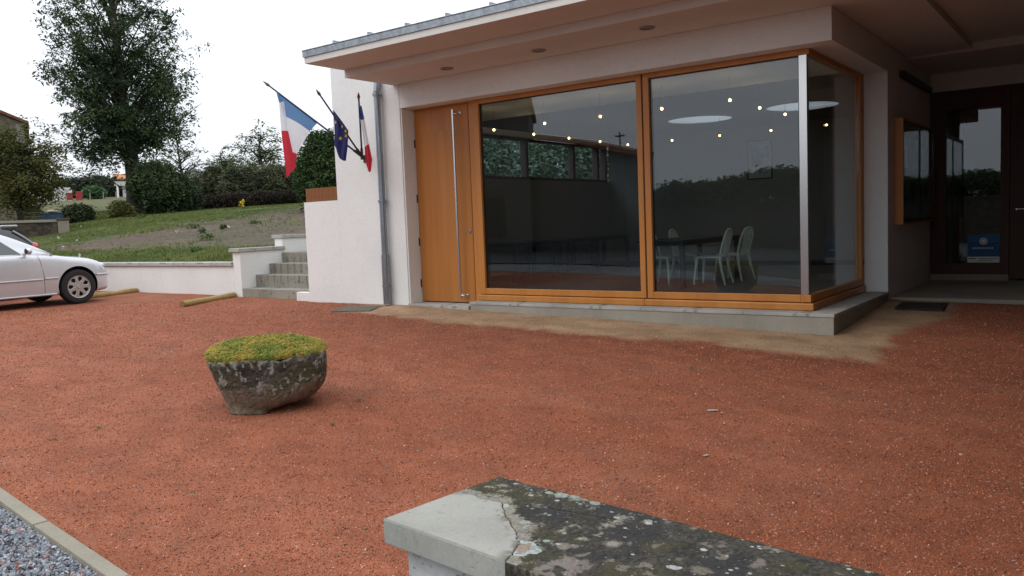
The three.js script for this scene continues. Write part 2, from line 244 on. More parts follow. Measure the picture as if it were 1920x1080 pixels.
// plinth and threshold
const plinthShape = (o) => [[-7.43 - o, ZD - 0.12], [-7.43 - o, Z + o], [-2.40 + o, Z + o], [-2.40 + o, -11.66], [-2.78, -11.66], [-2.78, ZD - 0.12]];
const plinth = part(H, 'plinth', prism(plinthShape(0), -0.6, 0.045), M.concrete);
part(plinth, 'plinth_slab', prism(plinthShape(0.008), 0.047, 0.085, 0.006), M.cap);
part(H, 'threshold', box(-8.63, -7.44, -0.35, 0.028, ZD - 0.06, Z + 0.03, 0.008), M.cap);
// roof and soffits
const sky1 = [-6.4, -14.85], sky2 = [-4.4, -14.6], holes = [ring(...sky1, 0.6), ring(...sky2, 0.6)];
const RX = 7.5, roofRect = (o) => [[-8.77 - o, -17.4], [-8.77 - o, -7.35 + o], [RX, -7.35 + o], [RX, -17.4]];
const roof = part(H, 'roof', prism(roofRect(0), 3.43, 3.51, 0, holes), M.soffit);
part(roof, 'zinc_edge', [box(-8.785, RX, 3.511, 3.592, -7.36, -7.333), box(-8.787, -8.76, 3.512, 3.591, -17.4, -7.361), box(-8.79, RX, 3.592, 3.604, -7.40, -7.322, 0.005)], M.zinc);
part(roof, 'zinc_sheet', prism(roofRect(-0.03), 3.511, 3.588, 0, holes), M.zinc);
for (let i = 0; i < 18; i++) { const x = -8.183 + i * 0.645; part(roof, 'standing_seam', box(x - 0.014, x + 0.014, 3.606, 3.645, -17.3, -7.345, 0.004), M.zinc); }
part(H, 'soffit', box(-8.75, -1.6, 3.322, 3.428, -12.9, -8.036), M.soffit);
part(H, 'porch_ceiling', [box(-1.598, RX, 3.40, 3.427, -12.9, -8.036), box(-2.40, RX, 3.29, 3.427, -16.4, -12.902)], M.soffit);
part(H, 'canopy', box(-1.45, RX, 3.43, 3.60, -7.349, -2.6), M.soffit);
for (const [x, z] of [[-7.318, -8.577], [-5.79, -8.555], [-4.255, -8.469]]) {
  const d = part(H, 'downlight', new THREE.TorusGeometry(0.082, 0.012, 8, 28).rotateX(Math.PI / 2).translate(x, 3.320, z), mat({ color: C3(0.30, 0.28, 0.26), metalness: 0.3, roughness: 0.4 })); part(d, 'lens', cyl([x, 3.318, z], [x, 3.3215, z], 0.078, 0.078, 24), mat({ color: C3(0.12, 0.1, 0.09), roughness: 0.3 }));
}
// interior shell
part(H, 'floor', box(-9.6, -2.74, -0.3, 0.098, -16.95, -9.32), mat({ map: tex(512, 512, (u, v) => { const a = fbm(u * 5, v * 5, 5, 4, 100); return [0.20 + 0.09 * a, 0.17 + 0.08 * a, 0.14 + 0.07 * a]; }, 2.2), roughness: 0.35 }));
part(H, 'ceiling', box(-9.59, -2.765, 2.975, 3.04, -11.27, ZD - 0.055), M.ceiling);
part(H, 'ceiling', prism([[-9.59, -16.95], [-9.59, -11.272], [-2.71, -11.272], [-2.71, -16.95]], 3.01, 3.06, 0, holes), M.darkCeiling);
for (const [x, z] of [sky1, sky2]) {
  const s = part(H, 'skylight', new THREE.CylinderGeometry(0.598, 0.598, 0.60, 40, 1, true).translate(x, 3.315, z), mat({ color: C3(0.8, 0.8, 0.8), side: THREE.DoubleSide }));
  part(s, 'diffuser', new THREE.CylinderGeometry(0.596, 0.596, 0.012, 40).translate(x, 3.03, z), phys({ color: C3(0.93, 0.95, 0.96), transmission: 0.85, roughness: 0.95, thickness: 0 }));
}
part(H, 'skirting', [box(-9.588, -2.71, 0.1, 0.19, -16.947, -16.93), box(-9.588, -9.57, 0.1, 0.19, -16.93, -9.4)], M.black);
// clerestory on the left side of the room
const cl = part(H, 'clerestory_window', [box(-9.80, -9.64, 2.05, 2.11, -16.95, -11.66), box(-9.80, -9.64, 2.84, 2.90, -16.95, -11.66)], M.darkWood);
for (const z of [-11.69, -13.70, -15.50, -16.55, -16.91]) part(cl, 'mullion', box(-9.79, -9.65, 2.11, 2.84, z - 0.045, z + 0.045), M.darkWood);
for (const [a, b] of [[-13.653, -11.737], [-15.453, -13.747], [-16.503, -15.547], [-16.863, -16.597]]) part(cl, 'pane', box(-9.73, -9.72, 2.112, 2.838, a, b), M.glass);

// entrance door
{
  const d = part(H, 'entrance_door', box(-8.603, -7.545, 0.045, 2.945, ZD - 0.06, ZD, 0.004), M.doorWood);
  for (let i = 0; i < 4; i++) { const y = [0.32, 0.96, 1.62, 2.45][i]; part(d, 'hinge', cyl([-8.608, y - 0.06, ZD + 0.008], [-8.608, y + 0.06, ZD + 0.008], 0.011), M.darkMetal); }
  const h = part(d, 'pull_handle', cyl([-7.77, 0.10, ZD + 0.075], [-7.77, 2.87, ZD + 0.075], 0.019, 0.019, 16), M.steel);
  for (const y of [0.155, 2.81]) part(h, 'standoff', [tube([[-7.77, y, ZD + 0.072], [-7.71, y, ZD + 0.06], [-7.695, y, ZD + 0.001]], 0.012, 8), cyl([-7.695, y, ZD], [-7.695, y, ZD + 0.014], 0.03, 0.03, 18)], M.steel);
  part(d, 'lock', [cyl([-7.60, 1.10, ZD], [-7.60, 1.10, ZD + 0.01], 0.03, 0.03, 20), cyl([-7.60, 1.10, ZD + 0.01], [-7.60, 1.10, ZD + 0.016], 0.012, 0.012, 12)], M.steel);
  part(H, 'door_frame', [box(-7.532, -7.432, 0.045, 2.968, ZD - 0.08, ZD + 0.004, 0.004), box(-8.61, -7.534, 2.949, 2.968, ZD - 0.07, ZD + 0.002)], M.frameWood);
  part(H, 'door_frame', box(-8.62, -7.44, 0.03, 2.96, -9.36, -9.345), M.black);
}
// the two large windows and the side window round the corner
function frameWindow(name, x0, x1, g) { // outer x0..x1, glass g = [xa, xb, ya, yb]
  const [xa, xb, ya, yb] = g, zf = ZD + 0.022, zb = ZD - 0.07;
  const w = part(H, name, box(xa, xb, 0.178, ya, zb, zf, 0.006), M.frameWood);
  part(w, 'head_rail', box(xa, xb, yb, 2.968, zb, zf, 0.004), M.frameWood);
  part(w, 'stile', box(x0, xa, 0.178, 2.968, zb, zf + 0.001, 0.006), M.frameWood);
  if (x1 > xb + 0.01) part(w, 'stile', box(xb, x1, 0.178, 2.968, zb, zf + 0.001, 0.006), M.frameWood);
  part(w, 'gasket', [box(xa, xa + 0.012, ya, yb, ZD - 0.045, ZD - 0.012), box(xb - 0.012, xb, ya, yb, ZD - 0.045, ZD - 0.012), box(xa + 0.012, xb - 0.012, ya, ya + 0.012, ZD - 0.045, ZD - 0.012), box(xa + 0.012, xb - 0.012, yb - 0.012, yb, ZD - 0.045, ZD - 0.012)], M.black);
  part(w, 'pane', box(xa + 0.012, xb - 0.012, ya + 0.012, yb - 0.012, ZD - 0.040, ZD - 0.016), M.glass);
  return w;
}
frameWindow('window', -7.43, -4.745, [-7.335, -4.82, 0.262, 2.905]);
const w2 = frameWindow('window', -4.725, -2.818, [-4.645, -2.822, 0.262, 2.905]);
part(H, 'window_post', box(-4.747, -4.723, 0.09, 2.969, ZD - 0.07, ZD + 0.004), M.darkWood);
part(H, 'sill', box(-7.455, -4.752, 0.087, 0.170, ZD - 0.07, ZD + 0.062, 0.012), M.frameWood);
part(H, 'sill', prism([[-4.749, ZD - 0.07], [-4.749, ZD + 0.062], [-2.672, ZD + 0.062], [-2.672, -11.6], [-2.79, -11.6], [-2.79, ZD - 0.07]], 0.087, 0.170, 0.012), M.frameWood);
part(H, 'corner_post', box(-2.819, -2.732, 0.262, 2.905, ZD - 0.06, ZD + 0.018, 0.003), M.steel);
{
  const xf = -2.706, xb = -2.79, za = ZD - 0.06, zb = -11.50;
  const s = part(H, 'side_window', [box(xb, xf, 0.178, 0.262, -11.6, ZD + 0.022, 0.006), box(-2.82, xb, 0.178, 0.2615, ZD - 0.07, ZD + 0.0215)], M.frameWood);
  part(s, 'head_rail', [box(xb, xf, 2.905, 2.968, -11.6, ZD + 0.022, 0.004), box(-2.82, xb, 2.9055, 2.968, ZD - 0.07, ZD + 0.0215)], M.frameWood);
  part(s, 'stile', box(xb, xf + 0.001, 0.262, 2.905, -11.6, zb, 0.006), M.frameWood);
  part(s, 'pane', box(-2.752, -2.736, 0.264, 2.903, zb + 0.002, za - 0.002), M.glass);
}
// downpipe
{
  const x = -9.025, z = Z + 0.075, r = 0.05;
  const p = part(H, 'downpipe', [cyl([x, 0.02, z], [x, 0.78, z], 0.062, 0.062, 20), cyl([x, 0.78, z], [x, 1.62, z], r, r, 20), cyl([x, 1.62, z], [x, 3.25, z], r * 0.98, r * 0.98, 20), cyl([x, 3.25, z], [x, 3.43, z - 0.03], r, r, 16)], M.zinc);
  for (const y of [0.30, 1.60, 3.21]) part(p, 'clip', [cyl([x, y - 0.02, z], [x, y + 0.02, z], 0.068, 0.068, 20), box(x - 0.012, x + 0.012, y - 0.012, y + 0.012, Z - 0.002, z), box(x + 0.05, x + 0.085, y - 0.014, y + 0.014, z - 0.012, z + 0.012)], M.zinc);
}
// porch
part(H, 'porch_floor', box(-2.395, RX, -0.4, 0.0, -16.4, -11.75, 0.012), M.concrete);
part(H, 'porch_wall', [box(-2.398, RX, 3.0, 3.288, -14.95, -14.67), box(-0.2, RX, -0.2, 3.0, -14.96, -14.672)], M.render);
part(H, 'side_wing', box(0.75, RX, -0.9, 3.39, -14.66, -2.9), M.darkWood);
part(H, 'wall_batten', box(-2.399, -2.33, 2.97, 3.06, -14.45, -12.3, 0.01), M.darkMetal);
{
  const z = -14.70, gd = part(H, 'glass_door', [box(-2.395, -2.17, 0.1, 2.998, z - 0.06, z + 0.05), box(-1.42, -1.30, 0.1, 2.998, z - 0.06, z + 0.05), box(-2.17, -1.42, 0.1, 0.265, z - 0.06, z + 0.04), box(-2.17, -1.42, 2.70, 2.998, z - 0.06, z + 0.04)], M.darkWood);
  part(gd, 'pane', box(-2.168, -1.422, 0.267, 2.698, z - 0.012, z + 0.012), M.glass);
  part(gd, 'sill', box(-2.39, -1.30, 0.002, 0.098, z - 0.06, z + 0.07), M.concrete);
  const wd = part(H, 'porch_door', box(-1.295, -0.25, 0.03, 2.998, z - 0.05, z + 0.02), M.darkWood);
  part(wd, 'door_handle', [cyl([-1.20, 1.1, z + 0.02], [-1.20, 1.1, z + 0.07], 0.012), cyl([-1.20, 1.1, z + 0.065], [-1.08, 1.1, z + 0.065], 0.011)], M.steel);
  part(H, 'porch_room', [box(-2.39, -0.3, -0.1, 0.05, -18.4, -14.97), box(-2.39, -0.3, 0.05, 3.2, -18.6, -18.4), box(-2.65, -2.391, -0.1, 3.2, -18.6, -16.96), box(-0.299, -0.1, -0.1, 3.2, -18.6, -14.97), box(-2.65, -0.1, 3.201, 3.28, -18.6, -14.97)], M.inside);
}
// interior pendants: sixteen bulbs round a square
{
  const glow = mat({ color: C3(0.9, 0.8, 0.6), emissive: C3(1, 0.55, 0.17), emissiveIntensity: 12 }), N = [];
  for (let i = 0; i < 5; i++) for (let j = 0; j < 5; j++) if (i === 0 || i === 4 || j === 0 || j === 4) N.push([-7.80 + i * 0.955, -10.2 - j * 1.09]);
  let proto;
  N.forEach(([x, z], k) => {
    const top = z > -11.27 ? 2.975 : 3.01, where = z > -10.5 ? 'row by the glass' : z < -14 ? 'rear row' : x < -7 ? 'left row' : 'right row';
    const order = z > -10.5 || z < -14 ? ['first', 'second', 'third', 'fourth', 'last'][Math.round((x + 7.8) / 0.955)] + ' from the left' : ['first', 'second', 'third'][Math.round((-z - 11.29) / 1.09)] + ' from the front';
    const label = `glowing bulb in the hall, ${order} in the ${where}`;
    let t;
    if (!proto) { t = proto = thing('pendant_lamp', label, 'lamp', [x, 2.65, z], 'pendant bulbs hanging in a square in the hall'); part(t, 'bulb', new THREE.SphereGeometry(0.019, 16, 12).translate(x, 2.65, z), glow); part(t, 'socket', cyl([x, 2.67, z], [x, 2.71, z], 0.012, 0.011), M.black); part(t, 'cord', cyl([x, 2.71, z], [x, top, z], 0.0025, 0.0025, 6), M.black); }
    else { t = proto.clone(); t.name = numbered('pendant_lamp'); t.position.set(x, 2.65, z); scene.add(t); t.userData = { ...proto.userData, label }; }
    const l = new THREE.PointLight(C3(1, 0.72, 0.42), 0.05); l.position.set(x, 2.65, z); l.castShadow = true; l.name = 'bulb_light'; scene.add(l);
  });
}

// ───────── things round the building ─────────
function local(parent, name, geo, m, label) { const q = shadowy(new THREE.Mesh(Array.isArray(geo) ? merge(geo) : geo, m)); q.name = name; if (label) q.userData.label = label; parent.add(q); return q; }
{ // stairs up to the meadow
  const s = thing('garden_stairs', 'grey concrete steps rising between low cream walls to the meadow', 'stairs', [-12, 0, -9.8]);
  for (let i = 0; i < 5; i++) part(s, 'step', box(-13.045, -10.955, i ? -0.2 + 0.2 * i : -0.25, [0.172, 0.405, 0.60, 0.795, 0.99][i], i < 4 ? -10.4 - 0.3 * i : -11.9, [-9.15, -9.46, -9.78, -10.09, -11.3][i], 0.01), M.step);
  part(s, 'wall_foot', box(-11.33, -10.952, -0.2, 0.15, -9.14, Z - 0.03, 0.01), M.render);
  const w = part(s, 'stair_wall', [box(-13.28, -13.05, -0.3, 0.85, -10.12, -9.15, 0.006), box(-13.281, -13.051, -0.3, 1.07, -11.5, -10.121, 0.006)], M.render);
  part(w, 'coping', box(-13.33, -13.02, 0.851, 0.92, -10.17, -9.10, 0.01), M.cap); part(w, 'coping', box(-13.331, -13.021, 1.071, 1.14, -11.5, -10.09, 0.01), M.cap);
}
{
  const w = thing('retaining_wall', 'long low white rendered wall with grey cap holding back the meadow', 'wall', [-19, 0, -9.25]);
  part(w, 'wall_body', box(-26, -13.283, -0.4, 0.588, -9.36, -9.152), M.render);
  for (let i = 0; i < 8; i++) part(w, 'coping', box(-14.86 - i * 1.6 + 0.004, i ? -13.26 - i * 1.6 - 0.002 : -13.285, 0.589, 0.665, -9.40, -9.108, 0.014), M.cap);
}
{
  const p = thing('steel_planter', 'rust brown steel edging plate standing on top of the low cream wall', 'planter', [-10.53, 1.672, -9.03]);
  part(p, 'plate', box(-10.93, -10.128, 1.672, 1.895, -9.03, -9.022, 0.002), M.corten); part(p, 'plate', box(-10.93, -10.922, 1.672, 1.894, -10.6, -9.032, 0.002), M.corten);
  part(p, 'soil', box(-10.92, -10.13, 1.66, 1.80, -10.6, -9.034), mat({ color: C3(0.06, 0.045, 0.03), roughness: 1 }));
}
for (const [a, b, lab] of [[[-16.30, -7.86], [-16.72, -9.12], 'weathered round timber wheel stop on the red gravel beside the silver car'], [[-12.57, -7.63], [-13.24, -9.10], 'weathered round timber wheel stop on the red gravel nearest the steps']]) {
  const y = 0.04 + G(a[0], a[1]), t = thing('wheel_stop', lab, 'log', [(a[0] + b[0]) / 2, y - 0.06, (a[1] + b[1]) / 2], 'timber wheel stops in the parking bays');
  const pts = Array.from({ length: 9 }, (_, i) => new THREE.Vector3(lerp(a[0], b[0], i / 8), y + rr(-0.004, 0.004), lerp(a[1], b[1], i / 8)));
  part(t, 'log', tube(pts, (k) => 0.054 + 0.004 * Math.sin(k * 9), 16, 40), M.logWood);
  const dir = new THREE.Vector3(b[0] - a[0], 0, b[1] - a[1]).normalize();
  for (const [p, s] of [[pts[0], -1], [pts[8], 1]]) { const d = dir.clone().multiplyScalar(0.006 * s); part(t, 'cut_end', cyl([p.x, p.y, p.z], [p.x + d.x, p.y, p.z + d.z], 0.054, 0.050, 18), M.logEnd); }
}
for (const [x, z, w, d, a, lab] of [[-9.16, -8.42, 0.52, 0.62, 0.5, 'worn concrete drain cover in the gravel near the downpipe'], [-1.93, -11.25, 0.46, 0.62, 0.06, 'dark metal drain cover in the gravel before the porch']]) {
  const y = yardY(x, z) + 0.004, t = thing('drain_cover', lab, 'cover', [x, y, z]); t.rotation.y = a; t.rotation.z = -0.012;
  const m = x < -5 ? mat({ map: concTex, color: C3(0.42, 0.40, 0.37), bumpMap: concBump, bumpScale: 0.004, roughness: 0.95 }) : mat({ color: C3(0.035, 0.028, 0.022), roughness: 0.9, metalness: 0.2, bumpMap: concBump, bumpScale: 0.004 });
  local(t, 'rim', [box(-w / 2 - 0.04, w / 2 + 0.04, -0.05, 0.012, d / 2, d / 2 + 0.04, 0.005), box(-w / 2 - 0.04, w / 2 + 0.04, -0.05, 0.012, -d / 2 - 0.04, -d / 2, 0.005), box(-w / 2 - 0.04, -w / 2, -0.05, 0.0118, -d / 2, d / 2, 0.004), box(w / 2, w / 2 + 0.04, -0.05, 0.0118, -d / 2, d / 2, 0.004)], m);
  local(t, 'plate', box(-w / 2 + 0.006, w / 2 - 0.006, -0.04, 0.010, -d / 2 + 0.006, d / 2 - 0.006, 0.004), m);
}
// ── the stone trough and what grows in it
{
  const c = [-5.60, -4.12], y0 = G(c[0], c[1]) - 0.012, cr = [0.585, -0.811], away = [-0.811, -0.585];
  const NB = 96, NH = 34, top = 0.455, P = [], I = [], UV = [];
  const R = (phi, h) => { // phi 0 = right, pi/2 = far side, pi = left, -pi/2 = near side
    const cs = Math.cos(phi), sn = Math.sin(phi), p = 2.7, unit = 1 / Math.pow(Math.pow(Math.abs(cs), p) + Math.pow(Math.abs(sn), p), 1 / p);
    const k = h / top, right = ss(-0.75, 0.15, cs), belly = lerp(0.46, 1, Math.sqrt(Math.max(0, 1 - Math.pow(1 - clamp(k / 0.5), 2)))), lean = lerp(0.62, 1, Math.pow(clamp(k), 0.8));
    let f = lerp(lean, belly * lerp(0.95, 1, k), right);
    const foot = ss(-2.86, -2.72, phi) * ss(-1.58, -1.64, phi); f = lerp(f, Math.max(f, lerp(0.70, 0.82, k)), foot * ss(0.36, 0.28, k));
    const n = 1 + 0.05 * (fbm(phi * 2 + 20, k * 3 + 20, 0, 4, 110) - 0.5) + 0.022 * (fbm(phi * 9 + 80, k * 9 + 20, 0, 3, 111) - 0.5);
    return [0.475 * cs * unit * f * n, 0.375 * sn * unit * f * n];
  };
  const rim = (phi) => top + 0.025 * (fbm(phi * 1.6 + 9, 3, 0, 3, 112) - 0.5) - 0.030 * Math.exp(-Math.pow((phi + 1.36) / 0.10, 2)) + 0.018 * ss(-1.3, -0.9, phi) * ss(0, -0.5, phi);
  const put = (u, y, v) => P.push(c[0] + cr[0] * u + away[0] * v, y0 + y, c[1] + cr[1] * u + away[1] * v);
  const rows = NH + 5;
  for (let j = 0; j <= rows; j++) for (let i = 0; i <= NB; i++) {
    const phi = -Math.PI + (i / NB) * 2 * Math.PI; let u, v, y;
    if (j <= NH) { const h = (j / NH) * top; [u, v] = R(phi, h); y = (j / NH) * rim(phi); const lift = 0.05 * ss(-0.3, 0.6, Math.cos(phi)); y = lift + y * (1 - lift / top) ; }
    else { const q = [0, 0.93, 0.87, 0.84, 0.83, 0.82][j - NH]; [u, v] = R(phi, top); u *= q; v *= q; y = rim(phi) + [0, 0.006, 0.0, -0.03, -0.08, -0.14][j - NH]; }
    put(u, y, v); UV.push((phi / 6.2832) * 2.6, Math.hypot(0, y) + (j > NH ? (j - NH) * 0.02 : 0));
  }
  for (let j = 0; j < rows; j++) for (let i = 0; i < NB; i++) { const a = j * (NB + 1) + i, b = a + NB + 1; I.push(a, a + 1, b, b, a + 1, b + 1); }
  const bi = P.length / 3; put(0, 0.03, 0); UV.push(0, 0); for (let i = 0; i < NB; i++) I.push(bi, i + 1, i);
  const g = new THREE.BufferGeometry(); g.setAttribute('position', new THREE.Float32BufferAttribute(P, 3)); g.setAttribute('uv', new THREE.Float32BufferAttribute(UV, 2)); g.setIndex(I); g.computeVertexNormals();
  const stone = tex(1024, 512, (u, v) => {
    const X = u * 2.6, Y = v * 0.55, n = fbm(X * 5 + 10, Y * 5 + 10, 0, 5, 120), f = fbm(X * 40 + 10, Y * 40 + 10, 0, 3, 121), e = fbm(X * 11 + 70, Y * 11 + 70, 0, 5, 122), l = fbm(X * 26 + 40, Y * 20 + 90, 0, 4, 123);
    const k = 0.6 + 0.5 * n + 0.5 * (f - 0.5); let col = [0.190 * k, 0.147 * k, 0.096 * k];
    const dark = ss(0.44, 0.56, e * 0.5 + 0.25 + (Y - 0.205 - 0.14 * (n - 0.5)) * 1.5); col = mix3(col, [0.050 + 0.03 * f, 0.047 + 0.03 * f, 0.034 + 0.02 * f], 0.9 * dark); col = mix3(col, [0.018, 0.017, 0.014], 0.7 * ss(0.55, 0.66, fbm(X * 16 + 500, Y * 22 + 500, 0, 4, 119)) * (0.35 + 0.65 * dark));
    const moss = ss(0.52, 0.66, fbm(X * 7 + 300, Y * 9 + 300, 0, 4, 124)) * dark; col = mix3(col, [0.062, 0.058, 0.018], 0.6 * moss);
    const lich = ss(0.61, 0.68, fbm(X * 38 + 40, Y * 26 + 90, 0, 4, 123)) * (0.25 + 0.75 * dark); col = mix3(col, [0.31, 0.31, 0.28], 0.8 * lich);
    const rimL = ss(0.40, 0.44, Y + 0.05 * (e - 0.5)) * ss(0.40, 0.62, l); return mix3(col, [0.33, 0.36, 0.30], 0.75 * rimL);
  }, [2.6, 0.55]);
  const t = solo('stone_trough', g, mat({ map: stone, bumpMap: tex(512, 512, (u, v) => fbm(u * 30, v * 30, 30, 4, 126), 0.6, false), bumpScale: 0.014, roughness: 0.95, side: THREE.DoubleSide }), 'old lichen covered stone trough standing on the red gravel', 'trough');
  // ground cover in the trough
  const pl = thing('trough_plants', 'dense yellowish green stonecrop cushion filling the old stone trough', 'plant', [c[0], y0 + 0.4, c[1]]);
  const mound = [], mi = [], N2 = 40, mh = (q, phi) => 0.425 + (0.085 + 0.05 * q * Math.sin(phi)) * Math.sqrt(Math.max(0, 1 - q * q)) + 0.02 * (fbm(q * Math.cos(phi) * 5 + 30, q * Math.sin(phi) * 5 + 30, 0, 3, 127) - 0.5) ;
  const mpos = (q, phi, extra = 0) => { const [u, v] = R(phi, top); return [c[0] + (cr[0] * u + away[0] * v) * q, y0 + mh(q, phi) + extra, c[1] + (cr[1] * u + away[1] * v) * q]; };
  for (let j = 0; j <= 10; j++) for (let i = 0; i <= N2; i++) mound.push(...mpos((j / 10) * 0.93, -Math.PI + (i / N2) * 2 * Math.PI));
  for (let j = 0; j < 10; j++) for (let i = 0; i < N2; i++) { const a = j * (N2 + 1) + i, b = a + N2 + 1; mi.push(a, b, a + 1, b, b + 1, a + 1); }
  const mg = new THREE.BufferGeometry(); mg.setAttribute('position', new THREE.Float32BufferAttribute(mound, 3)); mg.setIndex(mi); mg.computeVertexNormals(); part(pl, 'soil', mg, mat({ color: C3(0.045, 0.042, 0.018), roughness: 1, side: THREE.DoubleSide }));
  const blade = [], sprig = 9; for (let i = 0; i < sprig; i++) { const l = new THREE.SphereGeometry(1, 5, 3); l.scale(0.0035, 0.0075, 0.0028); l.translate(0, 0.008, 0); l.rotateZ(0.3 + 0.9 * rnd()); l.rotateY(i * 2.4); l.translate(0, 0.012 + i * 0.0032, 0); blade.push(l); }
  const bg = merge(blade), n = 8800, im = shadowy(new THREE.InstancedMesh(bg, phys({ roughness: 0.75 }), n)), o = new THREE.Object3D(), cc = new THREE.Color();
  for (let i = 0; i < n; i++) { const edge = i < 1900, q = edge ? rr(0.86, 0.985) : Math.sqrt(rnd()) * 0.95, phi = rr(-Math.PI, Math.PI), p = mpos(q, phi, edge ? -0.002 : rr(-0.006, 0.012)); o.position.set(...p); o.rotation.set(rr(-0.5, 0.5), rr(0, 6.3), rr(-0.5, 0.5)); o.scale.setScalar(rr(0.7, 1.35)); o.updateMatrix(); im.setMatrixAt(i, o.matrix); const w = fbm(p[0] * 9 + 90, p[2] * 9 + 90, 0, 3, 128) + rr(-0.22, 0.22), k = rr(0.9, 1.5), q3 = w < 0.30 ? [0.11, 0.16, 0.022] : w < 0.55 ? [0.22, 0.21, 0.03] : [0.34, 0.25, 0.045]; im.setColorAt(i, cc.setRGB(q3[0] * k, q3[1] * k, q3[2] * k)); }
  im.name = 'foliage'; im.position.set(-pl.position.x, -pl.position.y, -pl.position.z); im.userData.kind = 'stuff'; pl.add(im);
  for (const [phi, q] of [[-2.45, 0.96], [-1.85, 0.97]]) { const p = mpos(q, phi, 0.02), petals = []; for (let k = 0; k < 5; k++) { const e = new THREE.SphereGeometry(0.008, 6, 4); e.scale(1, 0.35, 0.7); e.translate(0.009, 0, 0); e.rotateY(k * 1.257); e.rotateX(0.9); e.translate(...p); petals.push(e); } part(pl, 'flower', petals, mat({ color: C3(0.45, 0.03, 0.35), roughness: 0.7 })); }
}
// ── the low wall in the foreground
{
  const w = thing('boundary_wall', 'low wall with a mossy lichen spotted concrete coping in the foreground', 'wall', [-1.807, -0.55, -1.719]); w.rotation.y = -0.1137; const Y = 0.55;
  const line = [[-0.014, 0.5205], [-0.012, 0.312], [0.06, 0.322], [0.12, 0.318], [0.197, 0.324], [0.235, 0.292], [0.281, 0.249], [0.315, 0.232], [0.345, 0.209], [0.385, 0.186], [0.424, 0.149], [0.468, 0.112], [0.495, 0.053], [0.519, 0.0]];
  const rough = []; for (let i = 1; i < line.length - 1; i++) { const [a, b] = [line[i], line[i + 1]], n = 5; for (let k = 0; k < n; k++) rough.push([lerp(a[0], b[0], k / n) + rr(-0.004, 0.004), lerp(a[1], b[1], k / n) + rr(-0.004, 0.004)]); } rough[0] = [0.0, 0.312];
  const endUV = (g) => { const p = g.attributes.position, uv = g.attributes.uv; for (let i = 0; i < p.count; i++) uv.setXY(i, p.getX(i), -p.getZ(i) + (p.getY(i) - Y - 0.3) * 0.6 + (p.getZ(i) > -0.002 ? 0.7 : 0)); return g; };
  const endP = [[0, 0], ...rough.map(([s, t]) => [s, -t]), [0.519, 0.0]].filter((p, i) => i !== 1 || true);
  local(w, 'mended_end', endUV(prism(endP, Y + 0.222, Y + 0.302, 0.005)), mat({ map: tex(512, 512, (u, v) => { const a = fbm(u * 4, v * 4, 4, 5, 130), f = fbm(u * 180, v * 180, 180, 2, 131), s = 0.5 * ss(0.74, 0.78, fbm(u * 34, v * 34, 34, 3, 132)); const k = 0.80 + 0.34 * (a - 0.5) + 0.16 * (f - 0.5); const S = u * 0.7, T = v * 0.7; let dm = 9; for (let i = 1; i < line.length - 1; i++) { const [ax, ay] = line[i], [bx, by] = line[i + 1], h = clamp(((S - ax) * (bx - ax) + (T - ay) * (by - ay)) / ((bx - ax) ** 2 + (by - ay) ** 2)); dm = Math.min(dm, Math.hypot(S - lerp(ax, bx, h), T - lerp(ay, by, h))); } const q = fbm(S * 30 + 9, T * 30 + 9, 0, 4, 133), st = ss(0.45, 0.60, q) * ss(0.045, 0.0, dm); return mix3(mix3([0.40 * k, 0.395 * k, 0.345 * k], [0.2, 0.19, 0.16], s * 0.6), [0.13, 0.12, 0.09], 0.75 * st); }, 0.7), bumpMap: concBump, bumpScale: 0.003, roughness: 0.92 }));
  const jag = (s0, s1, t, n, a) => Array.from({ length: n + 1 }, (_, i) => [lerp(s0, s1, i / n), -(t + rr(-a, a))]);
  const slabP = [[0.522, 0.004], ...jag(0.56, 4.2, -0.004, 70, 0.006), ...jag(4.2, 0.0, 0.5205, 110, 0.004), ...rough.slice().map(([s, t]) => [s + 0.0022, -t - 0.0022])];
  const LI = []; // lichen spots [s, t, radius, kind]
  for (const [s, t, r, k] of [[0.365, 0.243, 0.024, 0], [0.403, 0.221, 0.02, 0], [0.519, 0.248, 0.013, 0], [0.675, 0.272, 0.026, 1], [0.675, 0.272, 0.05, 2], [0.222, 0.312, 0.02, 1], [0.49, 0.10, 0.055, 3], [0.53, 0.12, 0.03, 0], [0.517, 0.174, 0.018, 0], [0.104, 0.494, 0.014, 1], [0.255, 0.491, 0.02, 0], [0.306, 0.493, 0.03, 0], [0.351, 0.512, 0.022, 0], [0.438, 0.502, 0.028, 0], [0.567, 0.44, 0.016, 1], [0.659, 0.474, 0.018, 0], [0.636, 0.386, 0.008, 1], [0.528, 0.47, 0.011, 0], [0.327, 0.448, 0.014, 1], [0.228, 0.436, 0.014, 1], [0.585, 0.179, 0.03, 4], [0.642, 0.165, 0.03, 4], [0.89, 0.243, 0.022, 1], [0.955, 0.272, 0.045, 2], [0.792, 0.131, 0.025, 4], [0.889, 0.387, 0.011, 1], [0.724, 0.182, 0.03, 4], [0.66, 0.087, 0.045, 4], [0.613, 0.05, 0.045, 4], [0.70, 0.03, 0.05, 4], [0.667, 0.459, 0.016, 1], [0.894, 0.385, 0.012, 1], [0.961, 0.387, 0.008, 1], [1.011, 0.315, 0.009, 1], [1.252, 0.54, 0.015, 0], [1.279, 0.51, 0.012, 0], [0.42, 0.225, 0.03, 2]]) LI.push([s, t, r * (k === 3 ? 0.85 : k === 4 ? 0.8 : 0.62), k]);
  for (let i = 0; i < 420; i++) LI.push([rr(0.0, 2), Math.pow(rnd(), 0.7) * 0.53, 0.0016 + 0.0045 * Math.pow(rnd(), 4), rnd() < 0.7 ? 0 : 1]);
